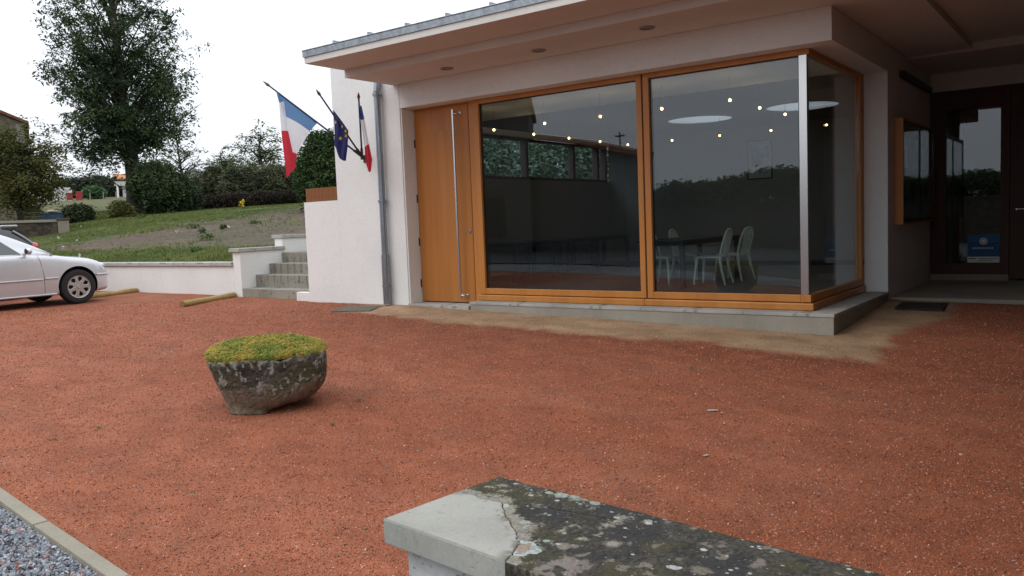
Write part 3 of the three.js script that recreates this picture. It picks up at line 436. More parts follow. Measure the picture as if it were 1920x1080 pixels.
  const cell = new Map(), key = (a, b) => a * 100 + b; for (const q of LI) for (let a = Math.floor((q[0] - q[2] * 1.5) / 0.1); a <= Math.floor((q[0] + q[2] * 1.5) / 0.1); a++) for (let b = Math.floor((q[1] - q[2] * 1.5) / 0.1); b <= Math.floor((q[1] + q[2] * 1.5) / 0.1); b++) { const k = key(a, b); if (!cell.has(k)) cell.set(k, []); cell.get(k).push(q); }
  const mossMap = tex(2048, 640, (u, v) => {
    const s = u * 2, t = v * 0.625, n = fbm(s * 6 + 10, t * 6 + 10, 0, 5, 140), f = fbm(s * 120, t * 120, 0, 3, 141), m = fbm(s * 9 + 60, t * 9 + 60, 0, 4, 142), q = fbm(s * 24 + 60, t * 24 + 60, 0, 4, 143);
    let c = mix3([0.018, 0.0165, 0.012], [0.060, 0.054, 0.040], clamp(0.5 + 2.4 * (f - 0.5) + 1.2 * (q - 0.5))); c = mix3(c, [0.052, 0.046, 0.014], 0.6 * ss(0.50, 0.68, m)); c = mix3(c, [0.022, 0.021, 0.022], 0.7 * ss(0.50, 0.62, n));
    c = mix3(c, [0.17, 0.14, 0.115], ss(0.54, 0.62, q + 0.5 * (0.10 - t) * (t < 0.13 ? 1 : 0) - (t > 0.13 ? 0.12 : 0) - 0.02) * (s > 0.5 ? 0.85 : 0.3));
    if (s < 0.62) { let dm = 9; for (let i = 1; i < line.length - 1; i++) { const [ax, ay] = line[i], [bx, by] = line[i + 1], h = clamp(((s - ax) * (bx - ax) + (t - ay) * (by - ay)) / ((bx - ax) ** 2 + (by - ay) ** 2)); dm = Math.min(dm, Math.hypot(s - lerp(ax, bx, h), t - lerp(ay, by, h))); } c = mix3(c, [0.25 + 0.2 * (f - 0.5), 0.23 + 0.2 * (f - 0.5), 0.185], 0.85 * ss(0.42, 0.60, q * 0.55 + f * 0.25 + 0.42 * ss(0.075, 0.0, dm) - 0.02)); }
    const wob = fbm(s * 55 + 5, t * 55 + 5, 0, 3, 145) - 0.5;
    for (const [ls, lt, lr, k] of cell.get(key(Math.floor(s / 0.1), Math.floor(t / 0.1))) || []) {
      const d = Math.hypot((s - ls) * 0.85, t - lt) / lr + wob * 1.1; if (d > 1.3) continue;
      if (k === 0) c = mix3(c, [0.27 + 0.16 * (f - 0.5), 0.31 + 0.16 * (f - 0.5), 0.27], 0.85 * ss(1.06, 0.92, d) * ss(0.25, 0.5, q + 0.1));
      else if (k === 1) c = mix3(c, [0.40, 0.40, 0.38], 0.85 * ss(1.05, 0.85, d)); else if (k === 2) c = mix3(c, [0.19, 0.16, 0.12], 0.7 * ss(1.1, 0.5, d));
      else if (k === 3) c = mix3(c, d > 0.62 ? [0.37, 0.41, 0.38] : [0.27, 0.21, 0.165], 0.9 * ss(1.06, 0.95, d)); else c = mix3(c, [0.19, 0.16, 0.135], 0.75 * ss(1.1, 0.8, d) * ss(0.46, 0.56, q));
    }
    return c;
  }, [2, 0.625]);
  const slab = prism(slabP, Y + 0.221, Y + 0.3005, 0.004); { const p = slab.attributes.position, uv = slab.attributes.uv; for (let i = 0; i < p.count; i++) { uv.setXY(i, p.getX(i), -p.getZ(i) + (p.getY(i) - Y - 0.3) * 0.5); } }
  local(w, 'coping', slab, mat({ map: mossMap, bumpMap: tex(512, 512, (u, v) => fbm(u * 50, v * 50, 50, 4, 146), 0.5, false), bumpScale: 0.007, roughness: 0.97 }));
  const body = prism([[0.05, -0.05], [0.05, -0.47], [4.2, -0.47], [4.2, -0.05]], -0.4, Y + 0.214, 0.01);
  local(w, 'wall_body', body, mat({ map: tex(512, 512, (u, v) => { const a = fbm(u * 5, v * 5, 5, 5, 150), s = ss(0.6, 0.7, fbm(u * 16, v * 16, 16, 4, 151)); return mix3([0.42 * (0.7 + 0.5 * a), 0.42 * (0.7 + 0.5 * a), 0.41 * (0.7 + 0.5 * a)], [0.12, 0.115, 0.10], 0.7 * s); }, 0.8), bumpMap: concBump, bumpScale: 0.008 }));
}
// ── flags on the wall
{
  const cloth = (c) => phys({ color: C3(...c), roughness: 0.9, transmission: 0.5, thickness: 0, side: THREE.DoubleSide });
  const blue = cloth([0.13, 0.26, 0.47]), white = cloth([0.82, 0.82, 0.84]), red = cloth([0.62, 0.025, 0.045]), navy = cloth([0.012, 0.018, 0.13]), deep = cloth([0.03, 0.07, 0.28]), yellow = mat({ color: C3(0.75, 0.55, 0.06), roughness: 0.8, side: THREE.DoubleSide });
  const poleM = mat({ color: C3(0.03, 0.035, 0.075), roughness: 0.45 }), brass = mat({ color: C3(0.18, 0.12, 0.07), metalness: 0.5, roughness: 0.5 });
  const V = (a) => new THREE.Vector3(...a), B = V([-9.40, 2.31, -8.90]);
  // a sheet through rows of points, rows along the height; a and b say which share of the rows it covers
  function sheet(rows, a = 0, b = 1, wave = 0.0, seed = 0) {
    const cr = rows.map((r) => new THREE.CatmullRomCurve3(r.map(V))), nu = 14, nv = 12, p = [], idx = [];
    for (let j = 0; j <= nv; j++) { const t = lerp(a, b, j / nv) * (rows.length - 1), k = Math.min(rows.length - 2, Math.floor(t)), f = t - k; for (let i = 0; i <= nu; i++) { const u = i / nu, q = cr[k].getPoint(u).lerp(cr[k + 1].getPoint(u), f), w = wave * Math.sin(u * 11 + seed + t * 0.7) * ss(0, 0.8, t); p.push(q.x + w * 0.72, q.y, q.z + w * 0.69); } }
    for (let j = 0; j < nv; j++) for (let i = 0; i < nu; i++) { const k = j * (nu + 1) + i, m = k + nu + 1; idx.push(k, m, k + 1, m, m + 1, k + 1); }
    const g = new THREE.BufferGeometry(); g.setAttribute('position', new THREE.Float32BufferAttribute(p, 3)); g.setIndex(idx); g.computeVertexNormals(); return g;
  }
  function flag(name, label, tip, category) {
    const t = thing(name, label, category, B.toArray(), 'flags in the wall bracket'), d = V(tip).sub(B).normalize(), T = V(tip);
    part(t, 'pole', cyl(B.toArray(), T.clone().addScaledVector(d, -0.12).toArray(), 0.015, 0.012, 10), poleM);
    const a = T.clone().addScaledVector(d, -0.12), b = T.clone().addScaledVector(d, -0.085); part(t, 'finial', [cyl(a.toArray(), b.toArray(), 0.014, 0.024, 10), cyl(b.toArray(), tip, 0.024, 0.002, 10)], brass);
    part(t, 'sleeve', cyl(B.toArray(), B.clone().addScaledVector(d, 0.16).toArray(), 0.021, 0.021, 12), M.darkMetal); return t;
  }
  const L = flag('french_flag', 'large blue white and red flag hanging from the leftmost slanting pole', [-10.20, 3.44, -7.74], 'flag');
  delete L.userData.group;
  const off = (r, k) => r.map(([x, y, z]) => [x + 0.72 * k, y, z + 0.69 * k]);
  const fl = [off([[-10.097, 3.286, -7.893], [-10.085, 3.27, -7.91], [-10.070, 3.242, -7.929]], 0.02), off([[-10.076, 3.112, -7.923], [-10.06, 3.13, -7.95], [-10.035, 3.135, -7.98]], 0.035), off([[-10.072, 2.701, -7.928], [-10.045, 2.703, -7.966], [-10.015, 2.70, -8.01]], 0.05), off([[-10.052, 2.001, -7.957], [-10.02, 2.06, -8.0], [-9.965, 2.165, -8.075]], 0.04)];
  const mn = [[[-10.084, 3.258, -7.911], [-9.93, 3.05, -8.13], [-9.765, 2.833, -8.372]], [[-10.05, 2.94, -7.962], [-9.93, 2.82, -8.135], [-9.837, 2.701, -8.268]], [[-10.025, 2.395, -7.995], [-9.975, 2.378, -8.07], [-9.955, 2.358, -8.095]], [[-10.0, 2.2, -8.03], [-9.985, 2.195, -8.05], [-9.978, 2.17, -8.06]]];
  for (let k = 0; k < 3; k++) part(L, ['blue_stripe', 'white_stripe', 'red_stripe'][k], sheet(mn, k / 3, (k + 1) / 3, 0.006, 1), [blue, white, red][k]);
  for (let k = 0; k < 3; k++) part(L, ['blue_stripe', 'white_stripe', 'red_stripe'][k], sheet(fl, k / 3, (k + 1) / 3, 0.004), [blue, white, red][k]);
  const E = flag('european_flag', 'dark blue flag with yellow stars hanging furled on the middle pole', [-9.25, 3.22, -7.93], 'flag'); delete E.userData.group;
  const eu = [[[-9.301, 2.964, -8.277], [-9.319, 2.874, -8.391], [-9.338, 2.773, -8.509], [-9.353, 2.684, -8.604]], [[-9.302, 2.783, -8.286], [-9.317, 2.731, -8.378], [-9.333, 2.637, -8.481], [-9.351, 2.583, -8.589]], [[-9.302, 2.621, -8.285], [-9.315, 2.566, -8.364], [-9.33, 2.492, -8.462], [-9.347, 2.457, -8.569]], [[-9.297, 2.447, -8.251], [-9.314, 2.372, -8.357], [-9.327, 2.346, -8.44], [-9.343, 2.331, -8.538]], [[-9.302, 2.435, -8.281], [-9.314, 2.26, -8.36], [-9.327, 2.227, -8.439], [-9.338, 2.226, -8.51]]];
  part(E, 'cloth', sheet(eu, 0, 1, 0.03), navy);
  for (const [x, y, z, a, w] of [[-9.307, 2.776, -8.317, 0.3, 0.5], [-9.331, 2.726, -8.463, 0.2, 0.5], [-9.342, 2.666, -8.538, 0.1, 0.7], [-9.343, 2.596, -8.542, 0.5, 0.8], [-9.322, 2.549, -8.41, 0.4, 1]]) {
    const s = new THREE.Shape(); for (let i = 0; i < 10; i++) { const r = i % 2 ? 0.014 : 0.034, q = (i / 10) * 6.2832 + a; (i ? s.lineTo : s.moveTo).call(s, r * Math.sin(q) * w, r * Math.cos(q)); }
    const g = new THREE.ExtrudeGeometry(s, { depth: 0.003, bevelEnabled: false }); g.rotateY(0.805); g.translate(x + 0.032, y, z + 0.031); part(E, 'star', g, yellow);
  }
  const S = flag('french_flag', 'small blue white and red flag hanging limp nearest the downpipe', [-8.75, 3.15, -8.28], 'flag'); delete S.userData.group;
  const fr = [[[-8.953, 3.004, -8.494], [-8.945, 3.004, -8.503], [-8.937, 2.983, -8.511]], [[-8.96, 2.803, -8.486], [-8.943, 2.792, -8.505], [-8.918, 2.812, -8.53]], [[-8.931, 2.398, -8.517], [-8.911, 2.418, -8.538], [-8.885, 2.441, -8.566]], [[-8.93, 2.195, -8.518], [-8.901, 2.215, -8.548], [-8.859, 2.213, -8.592]], [[-8.908, 2.042, -8.542], [-8.894, 2.027, -8.556], [-8.88, 2.041, -8.571]]];
  part(S, 'blue_stripe', sheet(fr, 0, 0.25, 0.012), deep); part(S, 'white_stripe', sheet(fr, 0.25, 0.5, 0.012), white); part(S, 'red_stripe', sheet(fr, 0.5, 1, 0.012), red);
  const br = thing('flag_bracket', 'small dark metal bracket on the cream wall holding three flagpoles', 'bracket', [-9.40, 2.26, -8.96]);
  part(br, 'back_plate', box(-9.46, -9.34, 2.22, 2.34, Z - 0.003, Z + 0.012, 0.003), M.darkMetal); part(br, 'socket', box(-9.435, -9.365, 2.265, 2.325, Z + 0.012, -8.895, 0.008), M.darkMetal);
}
// ── notice board on the porch wall
{
  const x0 = -2.398, x1 = -2.285, z0 = -11.99, z1 = -14.35, y0 = 0.965, y1 = 2.395, m = -13.17;
  const n = thing('notice_board', 'wooden notice board with two glazed doors on the porch wall', 'notice board', [x0, y0, (z0 + z1) / 2]);
  part(n, 'case', [box(x0, x1, y0, y1, z0 - 0.025, z0, 0.004), box(x0, x1, y0, y1, z1, z1 + 0.025, 0.004), box(x0, x1 - 0.001, y1 - 0.025, y1 - 0.001, z1 + 0.025, z0 - 0.025), box(x0, x1 - 0.001, y0 + 0.001, y0 + 0.025, z1 + 0.025, z0 - 0.025), box(x0, x0 + 0.015, y0 + 0.025, y1 - 0.025, z1 + 0.025, z0 - 0.025)], M.frameWood);
  part(n, 'pin_board', box(x0 + 0.016, x0 + 0.024, y0 + 0.026, y1 - 0.026, z1 + 0.026, z0 - 0.026), mat({ color: C3(0.10, 0.12, 0.13), roughness: 0.95 }));
  for (const [a, b] of [[z0 - 0.028, m + 0.004], [m - 0.004, z1 + 0.028]]) {
    const w = 0.035, d = part(n, 'glazed_door', [box(x1 - 0.02, x1 - 0.002, y0 + 0.028, y1 - 0.028, a - w, a), box(x1 - 0.02, x1 - 0.002, y0 + 0.028, y1 - 0.028, b, b + w), box(x1 - 0.02, x1 - 0.0025, y0 + 0.0285, y0 + 0.028 + w, b + w, a - w), box(x1 - 0.02, x1 - 0.0025, y1 - 0.028 - w, y1 - 0.0285, b + w, a - w)], M.darkMetal);
    part(d, 'pane', box(x1 - 0.014, x1 - 0.008, y0 + 0.029 + w, y1 - 0.029 - w, b + w + 0.001, a - w - 0.001), M.glass);
  }
  const paper = mat({ color: C3(0.62, 0.62, 0.6), roughness: 0.9 });
  for (const [z, y, h, w] of [[-12.35, 1.95, 0.297, 0.21], [-12.66, 1.90, 0.297, 0.21], [-12.94, 1.98, 0.297, 0.21], [-12.40, 1.50, 0.297, 0.21], [-12.75, 1.46, 0.21, 0.297], [-13.45, 1.96, 0.42, 0.297], [-13.85, 1.92, 0.297, 0.21], [-13.5, 1.42, 0.297, 0.21], [-13.9, 1.45, 0.297, 0.21]]) part(n, 'notice', box(x0 + 0.025, x0 + 0.0265, y - h / 2, y + h / 2, z - w / 2, z + w / 2), paper);
}
{ // litter on the gravel: dry leaves, twigs and small green sprigs
  const L = thing('leaf_litter', 'few dry leaves, twigs and small weeds scattered on the red gravel', 'leaves', [-4, -0.2, -5]); L.userData.kind = 'stuff'; const leaf = [], twig = [], weed = [];
  for (let i = 0; i < 40; i++) { const r = rr(3.2, 9), a = rr(-1.15, -0.05), x = r * Math.sin(a), z = -r * Math.cos(a); if (z > kerbZ(x) || z < -8.6) continue; const y = yardY(x, z) + 0.008, g = new THREE.SphereGeometry(1, 6, 4); g.scale(rr(0.006, 0.012), 0.0012, rr(0.009, 0.018)); g.rotateX(rr(-0.3, 0.3)); g.rotateY(rr(0, 6)); g.translate(x, y, z); leaf.push(g); if (i % 4 === 0) { const d = rr(0, 6.3), l = rr(0.03, 0.08); twig.push(tube([[x + 0.2, y, z], [x + 0.2 + l * 0.5 * Math.cos(d), y + 0.004, z + l * 0.5 * Math.sin(d)], [x + 0.2 + l * Math.cos(d + 0.3), y, z + l * Math.sin(d + 0.3)]], 0.0022, 4, 6)); } }
  for (const [x, z] of [[-4.72, -4.02], [-5.05, -4.6], [-3.1, -6.9], [-6.2, -3.0], [-2.3, -3.4]]) for (let k = 0; k < 6; k++) { const g = new THREE.SphereGeometry(1, 5, 4); g.scale(0.005, 0.0025, 0.016); g.translate(0, 0, 0.014); g.rotateX(-0.5); g.rotateY(k * 1.05); g.translate(x, yardY(x, z) + 0.008, z); weed.push(g); }
  part(L, 'leaf', leaf, mat({ color: C3(0.22, 0.13, 0.06), roughness: 0.9 })); part(L, 'twig', twig, mat({ color: C3(0.32, 0.26, 0.2), roughness: 0.9 })); part(L, 'weed', weed, mat({ color: C3(0.08, 0.15, 0.03), roughness: 0.9 }));
  for (const c of L.children) c.userData.kind = 'stuff';
}
for (const [x, z, w, a, lab] of [[-2.408, -5.715, 0.075, 0.5, 'crumpled white paper scrap lying alone on the red gravel'], [-2.053, -4.749, 0.04, 1.2, 'tiny pale scrap on the gravel between the larger scrap and the low wall']]) {
  const g = new THREE.PlaneGeometry(w, w * 0.5, 8, 5), p = g.attributes.position; for (let i = 0; i < p.count; i++) p.setZ(i, 0.006 * (fbm(p.getX(i) * 60 + 40, p.getY(i) * 60 + 40, 0, 2, 230) - 0.3)); g.rotateX(-Math.PI / 2); g.rotateY(a); g.computeVertexNormals(); g.translate(x, yardY(x, z) + 0.010, z); solo('paper_scrap', g, mat({ color: C3(0.45, 0.42, 0.39), roughness: 0.8, side: THREE.DoubleSide }), lab, 'paper');
}
{ // poster low on the glass door
  const cv = document.createElement('canvas'); cv.width = 256; cv.height = 256; const c = cv.getContext('2d');
  c.fillStyle = '#175a8e'; c.fillRect(0, 0, 256, 256); c.fillStyle = '#22699c'; c.fillRect(0, 0, 256, 70); c.fillStyle = '#e9eef0'; c.beginPath(); c.arc(128, 60, 32, 0, 7); c.fill(); c.strokeStyle = '#2a6f9c'; c.lineWidth = 5; c.beginPath(); c.arc(128, 60, 20, 0, 7); c.stroke();
  c.fillStyle = '#bcd7e6'; for (let i = 0; i < 9; i++) c.fillRect(42 + i * 19, 116, 12, 15); c.fillStyle = '#e3e6df'; c.fillRect(0, 202, 256, 54); c.fillStyle = '#6c8a55'; c.fillRect(8, 214, 60, 10); c.fillStyle = '#8c9aa2'; c.fillRect(90, 214, 150, 8); c.fillRect(90, 232, 110, 8);
  const t = new THREE.CanvasTexture(cv); t.colorSpace = THREE.SRGBColorSpace;
  const g = new THREE.BoxGeometry(0.44, 0.44, 0.002); g.translate(-1.645, 0.50, -14.684);
  solo('poster', g, mat({ map: t, roughness: 0.6 }), 'blue poster with a round white emblem low on the porch glass door', 'poster');
}
{ // framed poster on the back wall of the hall
  const t = thing('framed_poster', 'framed pale poster on the back wall of the hall', 'poster', [-5.95, 1.90, -16.94]);
  part(t, 'frame', [box(-6.25, -5.72, 1.90, 1.925, -16.948, -16.92), box(-6.25, -5.72, 2.69, 2.715, -16.948, -16.92), box(-6.25, -6.225, 1.925, 2.69, -16.948, -16.92), box(-5.745, -5.72, 1.925, 2.69, -16.948, -16.92)], M.black);
  const tx = tex(128, 192, (u, v) => { const n = fbm(u * 4 + 3, v * 5 + 3, 0, 4, 160); const inside = u > 0.12 && u < 0.9 && v > 0.12 && v < 0.85; return inside ? mix3([0.30, 0.30, 0.33], [0.08, 0.08, 0.12], ss(0.42, 0.58, n)) : [0.33, 0.33, 0.32]; }, 1); tx.repeat.set(1, 1);
  part(t, 'print', new THREE.BoxGeometry(0.478, 0.764, 0.006).translate(-5.985, 2.3075, -16.943), mat({ map: tx, roughness: 0.6 }));
}
// ── furniture in the hall
{
  const dark = mat({ color: C3(0.022, 0.021, 0.026), roughness: 0.5 });
  function table(label, x0, x1, z0, z1) {
    const t = thing('table', label, 'table', [(x0 + x1) / 2, 0.098, (z0 + z1) / 2], 'dark tables in the hall'); part(t, 'tabletop', box(x0, x1, 0.805, 0.835, z0, z1, 0.005), dark);
    for (const x of [x0 + 0.06, x1 - 0.06]) for (const z of [z0 + 0.08, z1 - 0.08]) part(t, 'leg', box(x - 0.034, x + 0.034, 0.099, 0.804, z - 0.034, z + 0.034), dark);
    part(t, 'apron', [box(x0 + 0.09, x1 - 0.09, 0.745, 0.803, z0 + 0.07, z0 + 0.09), box(x0 + 0.09, x1 - 0.09, 0.745, 0.803, z1 - 0.09, z1 - 0.07), box(x0 + 0.05, x0 + 0.07, 0.745, 0.803, z0 + 0.11, z1 - 0.11), box(x1 - 0.07, x1 - 0.05, 0.745, 0.803, z0 + 0.11, z1 - 0.11)], dark);
  }
  table('long dark table with white plastic chairs pushed in', -6.02, -5.22, -13.8, -11.42);
  ['nearest the window', 'second from the window', 'third from the window'].forEach((s, i) => table('dark table along the left wall of the hall, ' + s, -9.45, -8.72, -13.3 - i * 1.5, -11.85 - i * 1.5));
  const pl = phys({ color: C3(0.72, 0.78, 0.64), roughness: 0.45 });
  const c = thing('plastic_chair', 'x', 'chair', [0, 0, 0], 'white plastic chairs at the long table');
  const seat = new RoundedBoxGeometry(0.42, 0.03, 0.42, 3, 0.014); { const p = seat.attributes.position; for (let i = 0; i < p.count; i++) { const x = p.getX(i) / 0.21, z = p.getZ(i) / 0.21; p.setY(i, p.getY(i) - 0.015 * (1 - x * x) * (1 - z * z)); } } seat.translate(0, 0.43, 0); local(c, 'seat', seat, pl);
  const bk = [tube([[-0.19, 0.43, -0.18], [-0.2, 0.6, -0.22], [-0.185, 0.76, -0.265], [-0.10, 0.85, -0.285], [0.10, 0.85, -0.285], [0.185, 0.76, -0.265], [0.2, 0.6, -0.22], [0.19, 0.43, -0.18]], 0.018, 8, 50)]; for (const x of [-0.1, -0.035, 0.035, 0.1]) bk.push(tube([[x, 0.43, -0.2], [x, 0.6, -0.235], [x, 0.84, -0.283]], 0.014, 6, 10)); local(c, 'backrest', bk, pl);
  for (const [x, z] of [[-1, 1], [1, 1], [-1, -1], [1, -1]]) local(c, 'leg', tube([[x * 0.185, 0.43, z * 0.18], [x * 0.205, 0.25, z * 0.205], [x * 0.235, 0.0, z * (z < 0 ? 0.27 : 0.23)]], (k) => 0.026 - 0.009 * k, 8, 12), pl);
  [[-5.16, -12.35, -Math.PI / 2 + 0.1, 'white plastic chair on the right of the long table, nearest the window'], [-5.12, -13.15, -Math.PI / 2 - 0.12, 'white plastic chair on the right of the long table, behind another'], [-5.98, -12.30, Math.PI / 2 - 0.1, 'white plastic chair on the left of the long table, nearest the window'], [-5.95, -13.2, Math.PI / 2 + 0.08, 'white plastic chair on the left of the long table, farther back']].forEach(([x, z, a, lab], i) => { const o = i ? c.clone() : c; if (i) { o.name = numbered('plastic_chair'); scene.add(o); } o.userData = { label: lab, category: 'chair', group: 'white plastic chairs at the long table' }; o.position.set(x, 0.099, z); o.rotation.y = a; });
}
// ── cars
const cat1 = (pts) => (s) => { let k = 0; while (k < pts.length - 2 && s > pts[k + 1][0]) k++; const [x0, y0] = pts[k], [x1, y1] = pts[k + 1], a = pts[Math.max(0, k - 1)], b = pts[Math.min(pts.length - 1, k + 2)], h = x1 - x0, m0 = ((y1 - a[1]) / Math.max(1e-6, x1 - a[0])) * h, m1 = ((b[1] - y0) / Math.max(1e-6, b[0] - x0)) * h, t = clamp((s - x0) / h), t2 = t * t, t3 = t2 * t; return (2 * t3 - 3 * t2 + 1) * y0 + (t3 - 2 * t2 + t) * m0 + (-2 * t3 + 3 * t2) * y1 + (t3 - t2) * m1; };
function loft(S, half, L) { // closed shell: for each station s the half outline as [x, y] pairs from the underside to the top
  const rings = S.map((s) => { const h = half(s); return [...h, ...h.slice(1, -1).reverse().map(([x, y]) => [-x, y])]; }), m = rings[0].length, P = [], I = [];
  rings.forEach((r, i) => r.forEach(([x, y]) => P.push(x, y, S[i] - L / 2)));
  for (let i = 0; i < S.length - 1; i++) for (let j = 0; j < m; j++) { const a = i * m + j, b = i * m + ((j + 1) % m), c = a + m, d = b + m; I.push(a, c, b, b, c, d); }
  for (const [i, f] of [[0, 0], [S.length - 1, 1]]) { const k = P.length / 3; let cy = 0; rings[i].forEach((q) => (cy += q[1] / m)); P.push(0, cy, S[i] - L / 2); for (let j = 0; j < m; j++) { const a = i * m + j, b = i * m + ((j + 1) % m); f ? I.push(k, b, a) : I.push(k, a, b); } }
  const g = new THREE.BufferGeometry(); g.setAttribute('position', new THREE.Float32BufferAttribute(P, 3)); g.setAttribute('uv', new THREE.Float32BufferAttribute(new Float32Array((P.length / 3) * 2), 2)); g.setIndex(I); g.computeVertexNormals();
  return g;
}
function smoothHalf(pts, n = 26) { const c = new THREE.SplineCurve(pts.map(([x, y]) => new THREE.Vector2(x, y))); const r = []; for (let i = 0; i <= n; i++) { const p = c.getPoint(i / n); r.push([Math.max(0, p.x), p.y]); } r[0][0] = 0; r[n][0] = 0; return r; }
function makeCar(q) {
  const fr = q.front ?? 0, fm = (s) => (s < 1.2 ? fr + (s * (1.2 - fr)) / 1.2 : s), inv = (s) => (s < 1.2 ? ((s - fr) * 1.2) / (1.2 - fr) : s);
  const { L, body, cabin, paint, wheelR, axles, track } = q, t = thing(q.name, q.label, 'car', q.at); t.rotation.y = q.turn;
  const S = [0, 0.015, 0.04, 0.08, 0.14, ...span(0.22, L - 0.22, 0.1), L - 0.14, L - 0.08, L - 0.04, L - 0.015, L].map(fm);
  const shell = loft(S, (s0) => { const s = inv(s0), w = body.w(s), yb = body.yb(s), yt = body.yt(s), ys = body.ys(s); return smoothHalf([[0, yb], [0.6 * w, yb], [0.93 * w, yb + 0.02], [0.985 * w, yb + 0.12], [w, lerp(yb, ys, 0.55)], [0.985 * w, ys - 0.09], [0.94 * w, ys - 0.005], [0.84 * w, lerp(ys, yt, 0.5)], [0.5 * w, lerp(ys, yt, 0.92)], [0, yt]], 34); }, L);
  const ev = new Evaluator(); ev.useGroups = false; ev.attributes = ['position', 'normal', 'uv'];
  const prep = (g) => { for (const k of Object.keys(g.attributes)) if (!['position', 'normal', 'uv'].includes(k)) g.deleteAttribute(k); const b = new Brush(g); b.updateMatrixWorld(); return b; };
  let b = prep(shell);
  for (const a of axles) { const c = new THREE.CylinderGeometry(wheelR + 0.05, wheelR + 0.05, 3, 40); c.rotateZ(Math.PI / 2); c.translate(0, wheelR + 0.015, a - L / 2); b = ev.evaluate(b, prep(c), SUBTRACTION); b.updateMatrixWorld(); }
  for (const s of q.gaps) { const pts = s, sh = new THREE.Shape(pts.map(([z, y]) => new THREE.Vector2(z, y))); for (const side of [-1, 1]) { const g = new THREE.ExtrudeGeometry(sh, { depth: 0.5, bevelEnabled: false }); g.rotateY(-Math.PI / 2); g.translate(side > 0 ? body.w(2) + 0.478 : -body.w(2) + 0.022, 0, -L / 2); b = ev.evaluate(b, prep(g), SUBTRACTION); b.updateMatrixWorld(); } }
  local(t, 'body', b.geometry, paint);
  const floor = new THREE.BoxGeometry(body.w(2) * 1.5, 0.3, L - 0.7); floor.translate(0, 0.42, 0); local(t, 'underbody', floor, M.black);
  const cb = local(t, 'cabin', loft(span(cabin.s0, cabin.s1, 0.07), (s) => { const yt = cabin.yt(s), k = clamp((yt - cabin.base) / (cabin.top - cabin.base)), w0 = cabin.w, w1 = cabin.w - cabin.lean * k; return smoothHalf([[0, cabin.base - 0.1], [w0 - 0.06, cabin.base - 0.1], [w0, cabin.base], [lerp(w0, w1, 0.5), lerp(cabin.base, yt - 0.06 * k, 0.5)], [w1 + 0.01, yt - 0.07 * k], [w1 - 0.07, yt - 0.012 * k], [w1 * 0.45, yt], [0, yt]], 24); }, L), paint);
  const glass = phys({ color: C3(0.05, 0.065, 0.065), roughness: 0.06, clearcoat: 1, clearcoatRoughness: 0.03 });
  const xAt = (y) => cabin.w - cabin.lean * clamp((y - cabin.base) / (cabin.top - cabin.base)) + 0.012;
  for (const w of q.windows) for (const side of [-1, 1]) { const sh = new THREE.Shape(w.map(([s, y]) => new THREE.Vector2(s - L / 2, y))), g = new THREE.ExtrudeGeometry(sh, { depth: 0.008, bevelEnabled: false, steps: 1 }), p = g.attributes.position; for (let i = 0; i < p.count; i++) { const s = p.getX(i), y = p.getY(i), d = p.getZ(i); p.setXYZ(i, side * (xAt(y) - d), y, s); } g.computeVertexNormals(); local(cb, 'side_window', g, new THREE.MeshPhysicalMaterial({ ...{}, color: C3(0.05, 0.065, 0.065), roughness: 0.06, clearcoat: 1, side: THREE.DoubleSide })); }
  for (const [name, s0, s1, wid] of q.screens) { // windscreen and rear window lie just proud of the shell
    const n = 10, m = 8, P = [], I = []; for (let i = 0; i <= n; i++) for (let j = -m; j <= m; j++) { const s = lerp(s0, s1, i / n), yt = cabin.yt(s), k = clamp((yt - cabin.base) / (cabin.top - cabin.base)), w1 = (cabin.w - cabin.lean * k) * wid, u = j / m; P.push(u * w1, yt + 0.012 - 0.035 * k * Math.pow(Math.abs(u), 3), s - L / 2); }
    for (let i = 0; i < n; i++) for (let j = 0; j < 2 * m; j++) { const a = i * (2 * m + 1) + j, c = a + 2 * m + 1; I.push(a, c, a + 1, c, c + 1, a + 1); }
    const g = new THREE.BufferGeometry(); g.setAttribute('position', new THREE.Float32BufferAttribute(P, 3)); g.setIndex(I); g.computeVertexNormals(); local(cb, name, g, glass);
  }
  // wheels: tyre, seven spoked rim
  const tyre = new THREE.LatheGeometry([[0.66, -0.1], [0.9, -0.105], [0.975, -0.09], [1, -0.06], [1, 0.06], [0.975, 0.09], [0.9, 0.105], [0.66, 0.1]].map(([r, y]) => new THREE.Vector2(r * wheelR, y)), 48);
  const disc = new THREE.Shape(); disc.absarc(0, 0, wheelR * 0.67, 0, Math.PI * 2); for (let i = 0; i < 7; i++) { const a = (i / 7) * Math.PI * 2 + 0.22, h = new THREE.Path(), r0 = wheelR * 0.27, r1 = wheelR * 0.60, pts = []; for (let k = 0; k < 16; k++) { const q2 = (k / 16) * 6.2832, rr0 = lerp(r0, r1, 0.5 + 0.5 * Math.sin(q2)), da = 0.33 * Math.cos(q2) * (0.85 + 0.2 * Math.sin(q2)); pts.push(new THREE.Vector2(rr0 * Math.cos(a + da), rr0 * Math.sin(a + da))); } h.setFromPoints(pts); disc.holes.push(h); }
  const rimG = new THREE.ExtrudeGeometry(disc, { depth: 0.015, bevelEnabled: true, bevelThickness: 0.008, bevelSize: 0.006, bevelSegments: 2, curveSegments: 36 }); rimG.rotateX(-Math.PI / 2); rimG.translate(0, 0.065, 0);
  const rimM = mat({ color: C3(0.50, 0.49, 0.48), metalness: 0.85, roughness: 0.35 }), rub = mat({ color: C3(0.016, 0.016, 0.017), roughness: 0.85 });
